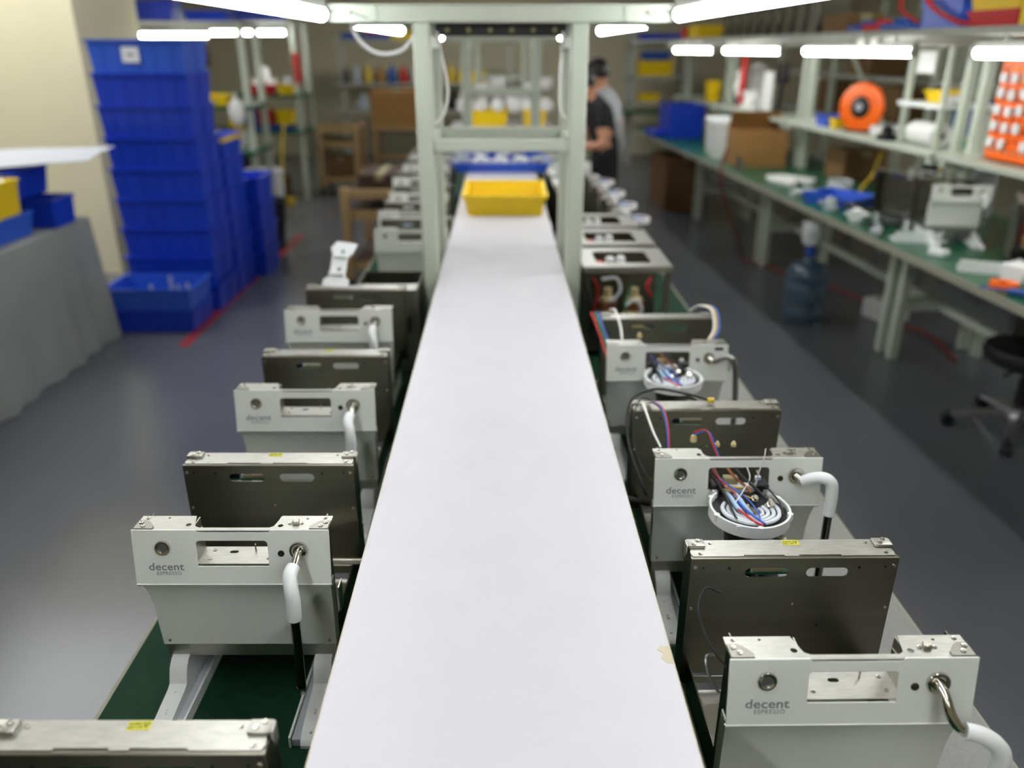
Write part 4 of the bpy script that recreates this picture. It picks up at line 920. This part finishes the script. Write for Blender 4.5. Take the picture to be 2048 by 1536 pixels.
# under the bench
jg = thing('water_jug', 'translucent blue water jug with a white pump on the floor', 'water jug', (1.905, 4.84, 0))
part('bottle', lambda b: b.lathe([(0, 0), (.115, 0), (.128, .015), (.128, .11), (.122, .12), (.128, .13), (.128, .24), (.122, .25), (.128, .26), (.127, .32), (.10, .365), (.04, .385), (.03, .40), (.03, .43), (0, .43)], 28), 'jug_blue', jg)
part('cap', lambda b: b.lathe([(0, .425), (.034, .425), (.034, .46), (.02, .47), (.018, .50), (0, .50)], 18), 'blue_plastic', jg)
part('pump_head', lambda b: b.lathe([(0, .49), (.05, .49), (.062, .51), (.068, .62), (.06, .625), (0, .625)], 20), 'white_plastic', jg)
part('spout', lambda b: b.tube([(0, -.05, .58), (-.06, -.06, .57), (-.09, -.06, .54)], .008, 8, 4), 'white_plastic', jg)
solo('drawer_unit', lambda b: (b.box(-.2, .2, -.3, .3, .42, .7245, bev=.005), b.box(-.206, -.2, -.28, .28, .43, .56), b.box(-.206, -.2, -.28, .28, .57, .71), b.box(-.22, -.206, -.05, .05, .49, .5), b.box(-.22, -.206, -.05, .05, .64, .65)), 'drawer_grey', 'grey drawer unit hung under the nearest right bench', 'drawers', B(3.6, .64), BROT)
bin_('pale blue container under the nearest right bench', 'container_blue', (.24, .5, .36), B(2.72, .80), BROT, .93)
cable('floor_hose', [B(6.4, .3, .012), B(5.9, .52, .012), B(5.2, .75, .012), B(4.9, .65, .012), B(4.5, .8, .012), B(4.05, .72, .012)], .009, 'hose_red', 'red hose snaking on the floor under the right benches', 'hose')
cable('bench_hose', [B(6.2, .02, .9), B(6.17, -.02, .74), B(6.2, .05, .5), B(6.25, .2, .2), B(6.4, .3, .03)], .009, 'hose_red', 'red hose hanging from the bench edge near the cardboard box', 'hose')
carton('brown carton on the floor under the far right bench', (.4, .7, .55), B(8.85, .35), BROT, 'cardboard_dark')
carton('low white carton on the floor under the second right bench', (.2, .2, .12), B(4.85, .72), .3, 'paper_white')
solo('door_knobs', lambda b: None if b.bm.verts.ensure_lookup_table() else [b.cyl((0, k * .07, 0), (0, k * .07, .09 + .02 * (k % 2)), .02, n=10) for k in range(2)], 'screw_steel', 'pair of shiny metal cylinders at the bench edge beside the red hose', 'fittings', B(6.02, .08, BZ))
# stool
st = thing('swivel_stool', 'black swivel stool with chrome five-star base at the right edge', 'stool', (2.30, 3.22, 0), .3)
part('seat', lambda b: b.lathe([(0, .325), (.15, .325), (.185, .345), (.195, .375), (.185, .405), (.12, .418), (0, .415)], 32), 'stool_black', st)
part('gas_lift', lambda b: (b.cyl((0, 0, .08), (0, 0, .26), .026, n=14), b.cyl((0, 0, .25), (0, 0, .33), .016, n=12)), 'black_plastic', st)
part('lever', lambda b: b.tube([(0, 0, .315), (-.08, .0, .305), (-.14, .0, .29)], .007, 8), 'black_plastic', st)
for k in range(5):
    a = k * 2 * PI / 5
    lg = part('base_arm', lambda b: b.loft([[(.02, -.022, .10), (.02, .022, .10)], [(.16, -.018, .09), (.16, .018, .09)], [(.27, -.013, .07), (.27, .013, .07)]], .02), 'stool_chrome', st, 'starm', None, (0, 0, a))
    part('caster', lambda b: (b.cyl((.27, -.022, .026), (.27, -.006, .026), .026, n=14), b.cyl((.27, .006, .026), (.27, .022, .026), .026, n=14), b.box(.255, .285, -.022, .022, .03, .055, bev=.004), b.cyl((.27, 0, .05), (.27, 0, .075), .006, n=8)), 'black_plastic', lg, 'stcast')
part('hub', lambda b: b.lathe([(0, .07), (.045, .07), (.045, .12), (.03, .13), (0, .13)], 18), 'stool_chrome', st)

# ------------------------------------------------------------------ far left racks
def far_rack(label, x0, x1, y, d_, zs, label_m='frame_grey', bench=True, top=1.86):
    t = thing('rack_bench', label, 'rack', (x0, y, 0)); L = x1 - x0
    for x in (0, L - .05):
        for yy in (0, d_ - .05): part('post', BX(x, x + .05, yy, yy + .05, 0, top), 'frame_paint', t)
    if bench: part('bench_top', BX(-.02, L + .02, -.12, d_, TZ - .03, TZ), 'green_bench', t)
    for z in zs: part('shelf', BX(0, L, -.02, d_, z, z + .03), 'green_bench' if z < 1.7 else 'frame_grey', t)
    return t
far_rack('green-topped rack bench with red and yellow bins on the far left', -4.2, -2.2, 9.3, .6, (1.1, 1.83))
far_rack('nearer green rack bench half hidden by the blue crates', -3.6, -2.2, 7.45, .5, (1.1, 1.78), top=1.8)
tube_lamp((-2.25, 9.2, 1.75), 1.2, PI / 2, 'horizontal tube lamp on the far left rack bench', 'lamps on the far racks', 'lamp_bench', .022, mount=.06)
tube_lamp((-2.45, 7.40, 1.70), .75, PI / 2, 'horizontal tube lamp on the nearer left rack bench', 'lamps on the far racks', 'lamp_bench', .02, mount=.06)
def goods(x, y, z, w_, h_, m, label, d_=.25): bin_(label, m, (w_, d_, h_), (x, y, z), 0, .93)
goods(-2.62, 9.45, 1.131, .28, .1, 'red_bin', 'red bin left of the yellow one on the far rack shelf')
goods(-2.36, 9.45, 1.131, .16, .1, 'yellow_bin', 'yellow bin beside the red one on the far rack shelf')
for i, (x, s) in enumerate([(-2.68, .06), (-2.54, .07)]):
    solo('paper_roll', lambda b: b.lathe([(.015, 0), (s, 0), (s, .15), (.015, .15), (.015, 0)], 16), 'paper_white', ['white roll standing in the red bin, left one', 'white roll standing in the red bin, right one'][i], 'roll', (x, 9.45, 1.14), group='rolls in the red bin')
for x, m, c_ in [(-2.78, 'blue_plastic', 'blue'), (-2.6, 'red_bin', 'red'), (-2.40, 'yellow_bin', 'yellow')]: goods(x, 9.42, TZ + .062, .16, .15, m, f'{c_} upright bin on the far left bench top')
goods(-2.55, 9.40, TZ + .001, .5, .06, 'blue_plastic', 'flat blue tray under the upright bins on the far bench')
solo('yellow_glove', lambda b: (b.ball((0, 0, .06), .07, (1, .6, .9), 10), b.ball((.03, 0, .15), .04, (.8, .6, 1), 8)), 'yellow_bin', 'yellow rag on the far left bench by the post', 'rag', (-2.95, 9.3, TZ))
goods(-2.60, 9.5, 1.861, .5, .12, 'blue_crate', 'blue bin on top of the far left rack')
goods(-3.3, 9.5, 1.861, .5, .10, 'grey_plastic', 'grey bin on top of the far left rack')
goods(-3.4, 7.6, 1.811, .35, .12, 'blue_crate_pale', 'pale blue bin on top of the nearer left rack')
goods(-2.95, 7.6, 1.811, .36, .16, 'blue_crate', 'tall blue bin on top of the nearer left rack')
goods(-2.5, 7.6, 1.811, .35, .08, 'blue_crate', 'flat blue bin on top of the nearer left rack')
goods(-2.52, 7.6, 1.131, .2, .09, 'yellow_bin', 'yellow bin on the nearer left rack shelf')
goods(-2.5, 7.62, TZ + .001, .3, .14, 'paper_white', 'white bin with red side on the nearer left bench top')
goods(-2.8, 7.62, TZ + .001, .2, .1, 'black_plastic', 'black bin on the nearer left bench top')
solo('fire_notice', BX(-.04, .04, -.004, .004, 0, .30), 'wire_red', 'red and white notice strip on the far left rack post', 'notice', (-2.2, 9.292, 1.25))
# far wall shelf with bottles, tables, carts
fs = thing('wall_shelf', 'long shelf on posts with coloured bottles by the far wall', 'shelf', (-2.3, 12.3, 0))
for x in (0, 1.2, 2.4): part('post', BX(x, x + .05, 0, .05, 0, 1.75), 'frame_grey', fs)
for z in (.74, 1.1, 1.68): part('shelf', BX(-.1, 2.5, -.05, .45, z, z + .03), 'frame_grey', fs)
cols = ['bottle_dark', 'grey_plastic', 'wire_yellow', 'cardboard', 'blue_plastic', 'wire_red', 'paper_white', 'bottle_dark', 'grey_plastic', 'wire_yellow']
cn = ['dark', 'grey', 'yellow', 'tan', 'blue', 'red', 'white', 'black', 'pale grey', 'amber']
for i, m in enumerate(cols):
    solo('bottle', lambda b: b.lathe([(0, 0), (.05, 0), (.055, .01), (.055, .16), (.022, .21), (.022, .25), (0, .25)], 14), m, f'{cn[i]} bottle on the far wall shelf, {NTH[i]} from the left', 'bottle', (-2.25 + i * .17, 12.35, 1.131), group='bottles on the far shelf', key='btl')
goods(-.42, 12.4, 1.131, .4, .16, 'yellow_bin', 'yellow bin right of the bottles on the far wall shelf')
for x, m, c_ in [(-2.1, 'blue_plastic', 'blue'), (-1.95, 'wire_red', 'red'), (-1.4, 'yellow_bin', 'yellow')]: goods(x, 12.4, 1.711, .3 if c_ != 'red' else .2, .09 if c_ != 'red' else .14, m, f'{c_} bin on the top of the far wall shelf') if c_ != 'red' else None
for i in range(6):
    solo('parts_pile', lambda b: (b.box(-.09, .09, -.08, .08, 0, .12, bev=.02), b.ball((0, 0, .16), .06, n=8)), ['grey_plastic', 'blue_plastic', 'paper_white', 'green_label', 'grey_plastic', 'black_plastic'][i], ['grey canister on the far table, leftmost', 'blue canister on the far table', 'white canister on the far table', 'pale green canister on the far table', 'grey canister on the far table, beside the black one', 'black canister on the far table'][i], 'canister', (-2.0 + i * .26, 12.35, .771), group='canisters on the far table')
carton('big brown carton on a stand left of the gantry', (.62, .4, .42), (-1.3, 10.6, .7))
sd2 = thing('carton_stand', 'tan wooden stand under the big brown carton', 'stand', (-1.3, 10.6, 0))
for x in (-.28, .28):
    for y in (-.16, .16): part('leg', BX(x - .03, x + .03, y - .03, y + .03, 0, .66), 'wood_tan', sd2)
part('top', BX(-.33, .33, -.21, .21, .66, .699), 'wood_tan', sd2)
part('crossbar', BX(-.25, .25, -.17, -.13, .3, .35), 'wood_tan', sd2)
def cart(label, x, y, w_, d_, h_, rz=0):
    t = thing('wooden_cart', label, 'cart', (x, y, 0), rz)
    for sx in (-1, 1):
        for sy in (-1, 1):
            p = part('post', BX(sx * w_ / 2 - .03, sx * w_ / 2 + .03, sy * d_ / 2 - .03, sy * d_ / 2 + .03, .09, h_, bev=.004), 'wood_tan', t)
            part('caster', lambda b: (b.cyl((sx * w_ / 2 - .012, sy * d_ / 2, .04), (sx * w_ / 2 + .012, sy * d_ / 2, .04), .04, n=14), b.box(sx * w_ / 2 - .02, sx * w_ / 2 + .02, sy * d_ / 2 - .02, sy * d_ / 2 + .02, .055, .09)), 'black_rubber', p)
    for z in (.16, h_ * .72, h_ - .06):
        part('deck', BX(-w_ / 2, w_ / 2, -d_ / 2, d_ / 2, z, z + .02), 'brown_dark', t)
        for sy in (-1, 1): part('rail', BX(-w_ / 2 + .03, w_ / 2 - .03, sy * d_ / 2 - .015, sy * d_ / 2 + .015, z - .01, z + .05), 'wood_tan', t)
    return t
cart('tan wooden trolley standing in the aisle behind the crates', -1.88, 9.8, .42, .45, .78)
cart('tan wooden trolley beside the far machines left of the table', -.86, 6.0, .42, .9, .72)
carton('brown carton on the lower deck of the aisle trolley', (.3, .3, .25), (-1.88, 9.8, .181), 0, 'cardboard_dark')
carton('dark red carton on the trolley beside the far machines', (.3, .5, .1), (-.86, 6.0, .681), 0, 'brown_dark')
# far right rack
rr = thing('far_rack', 'grey rack with yellow and blue bins against the far wall at right', 'rack', (1.85, 12.2, 0))
for x in (0, .75):
    for y in (0, .4): part('post', BX(x, x + .05, y, y + .05, 0, 1.95), 'frame_grey', rr)
for z in (.5, .86, 1.2, 1.62): part('shelf', BX(0, .8, -.02, .45, z, z + .03), 'frame_grey', rr)
part('bench_top', BX(-.1, .9, -.3, .45, .74, .77), 'green_bench', rr)
for i, (x, z, w_, h_, m, lb) in enumerate([(.4, 1.65, .6, .14, 'blue_crate', 'blue bin on the top shelf of the far right rack'), (.36, 1.232, .5, .10, 'yellow_bin', 'yellow bin low in the pair on the far right rack'), (.36, 1.335, .5, .1, 'yellow_bin', 'yellow bin stacked in the pair on the far right rack'),
        (.36, 1.437, .4, .12, 'blue_plastic', 'dark blue bin above the yellow pair on the far right rack'), (.3, .892, .3, .1, 'yellow_bin', 'small yellow bin below the pair on the far right rack')]):
    goods(1.85 + x, 12.38, z, w_, h_, m, lb)
bin_('yellow bin on the overhead shelf above the blue box', 'yellow_bin', (.22, .34, .11), B(7.75, .22, OZ), BROT, .95)
bin_('red bin left of the yellow one on the far overhead shelf', 'red_bin', (.2, .16, .10), B(8.04, .2, OZ), BROT, .95)

# ------------------------------------------------------------------ people
def person(label, loc, rz, J, shirt, trousers, hair_long=False, bow=0.5):
    """J: joint dict (local, facing -Y). One continuous skin surface; materials follow the nearest bone."""
    bones = [('pelvis', 'waist', 'trousers'), ('waist', 'chest', 'shirt'), ('chest', 'neck', 'shirt'), ('neck', 'head0', 'skin'), ('head0', 'head1', 'skin')]
    for s in 'LR':
        bones += [('pelvis', 'hip' + s, 'trousers'), ('hip' + s, 'knee' + s, 'trousers'), ('knee' + s, 'ankle' + s, 'trousers'), ('ankle' + s, 'toe' + s, 'shoe'),
                  ('chest', 'sh' + s, 'shirt'), ('sh' + s, 'mid' + s, 'shirt'), ('mid' + s, 'elb' + s, 'skin'), ('elb' + s, 'wri' + s, 'skin'), ('wri' + s, 'palm' + s, 'skin')]
    rad = {'pelvis': .125, 'waist': .115, 'chest': .13, 'neck': .052, 'head0': .06, 'head1': .07, 'hip': .085, 'knee': .058, 'ankle': .042, 'toe': .038, 'sh': .062, 'mid': .05, 'elb': .04, 'wri': .027, 'palm': .03}
    J = dict(J)
    for s, sx in (('L', -1), ('R', 1)):
        J['mid' + s] = tuple(.45 * a + .55 * b for a, b in zip(J['sh' + s], J['elb' + s]))
        e, w2 = Vector(J['elb' + s]), Vector(J['wri' + s]); d = (w2 - e).normalized()
        J['palm' + s] = tuple(w2 + d * .06)
    names = list(J); idx = {n: i for i, n in enumerate(names)}
    verts = [J[n] for n in names]; rads = [rad.get(n) or rad[n[:-1]] for n in names]
    edges = [(idx[a], idx[b]) for a, b, _ in bones]; kinds = [(Vector(J[a]), Vector(J[b]), k) for a, b, k in bones]
    for s, sx in (('L', -1), ('R', 1)):
        e, w2, p = Vector(J['elb' + s]), Vector(J['wri' + s]), Vector(J['palm' + s]); d = (w2 - e).normalized(); side = d.cross(Vector((0, 0, 1)))
        side = side.normalized() if side.length > .1 else Vector((0, 1, 0))
        up = side.cross(d)
        for f in range(5):
            if f == 0: base = w2 + d * .02; o, l = side * .028 * sx, .03; dirs = [d * .6 + side * sx * .8, d * .9 + side * sx * .3]
            else: base = p; o, l = side * (.030 - .018 * f + .009) * sx, (.036, .040, .037, .030)[f - 1]; dirs = [d - up * .2, d * .8 - up * .6]
            last = idx['palm' + s] if f else idx['wri' + s]; pos = base + o
            for q in range(3):
                if q: pos = pos + dirs[q - 1].normalized() * l
                verts.append(tuple(pos)); rads.append(.0095 if q < 2 else .0075); edges.append((last, len(verts) - 1)); last = len(verts) - 1
            kinds.append((base, pos, 'skin'))
    me = bpy.data.meshes.new('body'); me.from_pydata([tuple(v) for v in verts], edges, [])
    o = bpy.data.objects.new('person', me); COL.objects.link(o)
    md = o.modifiers.new('skin', 'SKIN'); md.use_smooth_shade = True
    for i, sv in enumerate(me.skin_vertices[0].data):
        sv.radius = (rads[i], rads[i] * (.78 if names[i:i + 1] and names[i] in ('pelvis', 'waist', 'chest') else 1)); sv.use_root = (i == idx['pelvis'])
    sd_ = o.modifiers.new('sub', 'SUBSURF'); sd_.levels = 2; sd_.render_levels = 2
    bpy.context.view_layer.update()
    m2_ = bpy.data.meshes.new_from_object(o.evaluated_get(bpy.context.evaluated_depsgraph_get()))
    bpy.data.objects.remove(o)
    m2_.materials.clear(); order = [shirt, trousers, 'skin', 'shoe']; km = {'shirt': 0, 'trousers': 1, 'skin': 2, 'shoe': 3}
    for m in order: m2_.materials.append(MATS[m])
    for p in m2_.polygons:
        best, bk = 9, 'skin'
        for a, b, k in kinds:
            ab = b - a; t = max(0, min(1, (p.center - a).dot(ab) / max(1e-9, ab.length_squared)))
            dd = (p.center - (a + ab * t)).length
            if dd < best: best, bk = dd, k
        p.material_index = km[bk]; p.use_smooth = True
    body = link('person', m2_, None, loc, (0, 0, rz)); tag(body, label, 'person')
    h0, h1 = Vector(J['head0']), Vector(J['head1']); c = (h0 + h1) / 2 + Vector((0, -.01, .01))
    HM = T(*c) @ RX(bow)
    part('head', lambda b: (b.ball((0, 0, 0), .1, (.80, .98, 1.16), 20), b.ball((0, -.10, -.015), .016, (.8, 1, 1.3), 8), b.ball((0, -.06, -.085), .045, (.9, .8, .6), 10),
        b.ball((-.082, .005, -.01), .022, (.4, .8, 1.3), 8), b.ball((.082, .005, -.01), .022, (.4, .8, 1.3), 8), b.ball((0, -.09, -.052), .02, (1.2, .4, .35), 8), bmesh.ops.transform(b.bm, matrix=HM, verts=b.bm.verts)), 'skin', body)
    part('eyes', lambda b: (b.ball((-.033, -.088, .006), .011, (1.3, .6, .7), 8), b.ball((.033, -.088, .006), .011, (1.3, .6, .7), 8), bmesh.ops.transform(b.bm, matrix=HM, verts=b.bm.verts)), 'eye', body)
    def hair(b):
        b.ball((0, .022, .028), .104, (.88, .98, 1.05), 20)
        if hair_long: b.ball((0, .09, -.06), .06, (.9, .6, 1.6), 12)
        bmesh.ops.transform(b.bm, matrix=HM, verts=b.bm.verts)
    part('hair', hair, 'hair', body)
    return body
JA = {'pelvis': (0, .04, .84), 'waist': (0, .03, .98), 'chest': (0, -.05, 1.16), 'neck': (0, -.09, 1.27), 'head0': (0, -.15, 1.31), 'head1': (0, -.19, 1.38),
      'hipL': (-.09, .04, .82), 'hipR': (.09, .04, .82), 'kneeL': (-.10, .0, .45), 'kneeR': (.10, .03, .45), 'ankleL': (-.10, .05, .075), 'ankleR': (.10, .08, .075), 'toeL': (-.11, -.09, .04), 'toeR': (.11, -.06, .04),
      'shL': (-.165, -.06, 1.20), 'shR': (.165, -.06, 1.20), 'elbL': (-.21, -.06, .95), 'elbR': (.21, -.06, .95), 'wriL': (-.15, -.28, .92), 'wriR': (.15, -.28, .92)}
person('person in a black T-shirt bent over the far end of the table', (.75, 6.25, 0), -PI / 2 + .25, JA, 'shirt_black', 'shirt_black', False, .55)
JB = dict(JA); JB.update({'elbL': (-.22, .02, .95), 'elbR': (.22, .02, .93), 'wriL': (-.22, -.04, .72), 'wriR': (.23, -.04, .70), 'head0': (0, -.12, 1.34), 'head1': (0, -.14, 1.42)})
person('person in a pale grey shirt standing behind the black-shirted person', (.93, 7.2, 0), -PI / 2 - .5, JB, 'shirt_grey', 'trousers_grey', False, .4)

# ------------------------------------------------------------------ more clutter on the far racks and benches
def can(label, m, loc, r=.05, h_=.14, cat='jar'):
    solo('jar', lambda b: b.lathe([(0, 0), (r, 0), (r, h_ * .8), (r * .8, h_ * .85), (r * .85, h_), (0, h_)], 14), m, label, cat, loc)
can('white jar on the far left shelf above the red bin', 'paper_white', (-2.62, 9.52, 1.25), .06, .16)
can('grey jar on the far left shelf above the yellow bin', 'grey_plastic', (-2.36, 9.5, 1.15), .05, .16)
can('black jar on the nearer left rack shelf', 'black_plastic', (-2.75, 7.62, 1.131), .06, .13)
can('brown jar on the nearer left rack shelf', 'brown_dark', (-2.9, 7.6, 1.131), .06, .18)
solo('hanging_bag', lambda b: (b.ball((0, 0, 0), .09, (.8, .6, 1.3), 12), b.cyl((0, 0, .1), (0, 0, .16), .015, n=8)), 'paper_white', 'white bag hanging on the nearer left rack post', 'bag', (-2.30, 7.36, 1.08))
solo('tool_pouch', BX(-.06, .06, -.02, .02, 0, .2, bev=.008), 'brown_dark', 'brown tool pouch hanging high on the nearer left rack', 'pouch', (-2.55, 7.42, 1.45))
solo('power_drill', lambda b: (b.cyl((0, -.08, .18), (0, .08, .18), .03, n=12), b.box(-.02, .02, .03, .07, 0, .17, bev=.006), b.box(-.035, .035, .0, .1, 0, .04, bev=.006)), 'yellow_bin', 'yellow power drill hanging below the far left bench edge', 'drill', (-2.85, 9.15, TZ))
goods(-2.62, 7.32, TZ + .001, .26, .05, 'grey_plastic', 'shallow grey tray at the nearer left bench edge')
carton('small brown carton under the far left bench', (.4, .35, .22), (-2.7, 9.55, 0), 0, 'cardboard_dark')
solo('tool_chest', lambda b: (b.box(-.22, .22, -.2, .2, .03, .6, bev=.01), b.box(-.2, .2, -.206, -.2, .06, .2), b.box(-.2, .2, -.206, -.2, .22, .38), b.box(-.2, .2, -.206, -.2, .4, .57)), 'black_plastic', 'black chest standing under the far left bench', 'chest', (-3.2, 9.6, 0))
solo('broom', lambda b: (b.tube([(0, 0, .05), (.03, .05, .6), (.06, .12, .86)], .012, 8), b.box(-.12, .12, -.02, .02, .0, .07, bev=.005)), 'yellow_bin', 'yellow-handled brush leaning by the far left bench leg', 'brush', (-2.42, 9.0, 0))
for i, (x, z, m, lb) in enumerate([(-1.75, 1.711, 'blue_plastic', 'blue flat box on the top of the far wall shelf'), (-1.75, 1.782, 'wire_red', 'red flat box stacked on the blue one, far wall shelf'), (-1.05, 1.711, 'khaki', 'khaki flat box on the top of the far wall shelf')]):
    solo('flat_box', BX(-.16, .16, -.12, .12, 0, .07, bev=.006), m, lb, 'box', (x, 12.4, z))
carton('brown carton standing under the far wall shelf', (.5, .4, .45), (-.55, 12.45, 0), 0, 'cardboard_dark')
carton('brown carton on the far table behind the trolley', (.3, .3, .2), (-.35, 12.4, .771), 0, 'cardboard')
for i, (u, v) in enumerate([(4.9, .12), (5.02, .2), (4.98, .06)]):
    solo('short_pipe', lambda b: b.lathe([(.012, 0), (.02, 0), (.02, .16), (.012, .16), (.012, 0)], 12, T(0, 0, .02) @ RX(PI / 2)), 'white_plastic', ['white pipe piece left of the blue tray, front', 'white pipe piece left of the blue tray, back', 'white pipe piece left of the blue tray, at the edge'][i], 'pipe', B(u, v, BZ), .5 + i * .8, 'white pipe pieces')
for i, (u, v, m) in enumerate([(4.02, .12, 'black_plastic'), (3.9, .06, 'grey_plastic'), (3.45, .12, 'white_plastic'), (3.05, .34, 'white_plastic'), (2.9, .3, 'pcb_green')]):
    solo('small_part', lambda b: (b.box(-.04, .04, -.025, .025, 0, .03, bev=.004), b.cyl((.02, 0, .03), (.02, 0, .05), .012, n=10)), m, ['small black housing before the white bench machine', 'small grey housing at the bench edge before the white machine', 'small white housing between the two brackets', 'small white housing beside the open bench chassis', 'small green circuit board near the right bench corner'][i], 'part', B(u, v, BZ), i)
for i in range(3): bin_(f'grey bin on the rear rack low shelf, {NTH[i]} from the right edge', 'grey_plastic', (.3, .35, .2), B(3.7 + i * .6, 1.75, .526), BROT)
papers('white card leaning stack on the far bench middle shelf', (.15, .3, .05), B(7.3, .6, MS), 3, BROT)
solo('task_sheet', BX(-.003, .003, -.11, .11, 0, .3), 'paper_white', 'white instruction sheet fixed to the third bench rack', 'sheet', B(7.0, .575, 1.12), BROT)
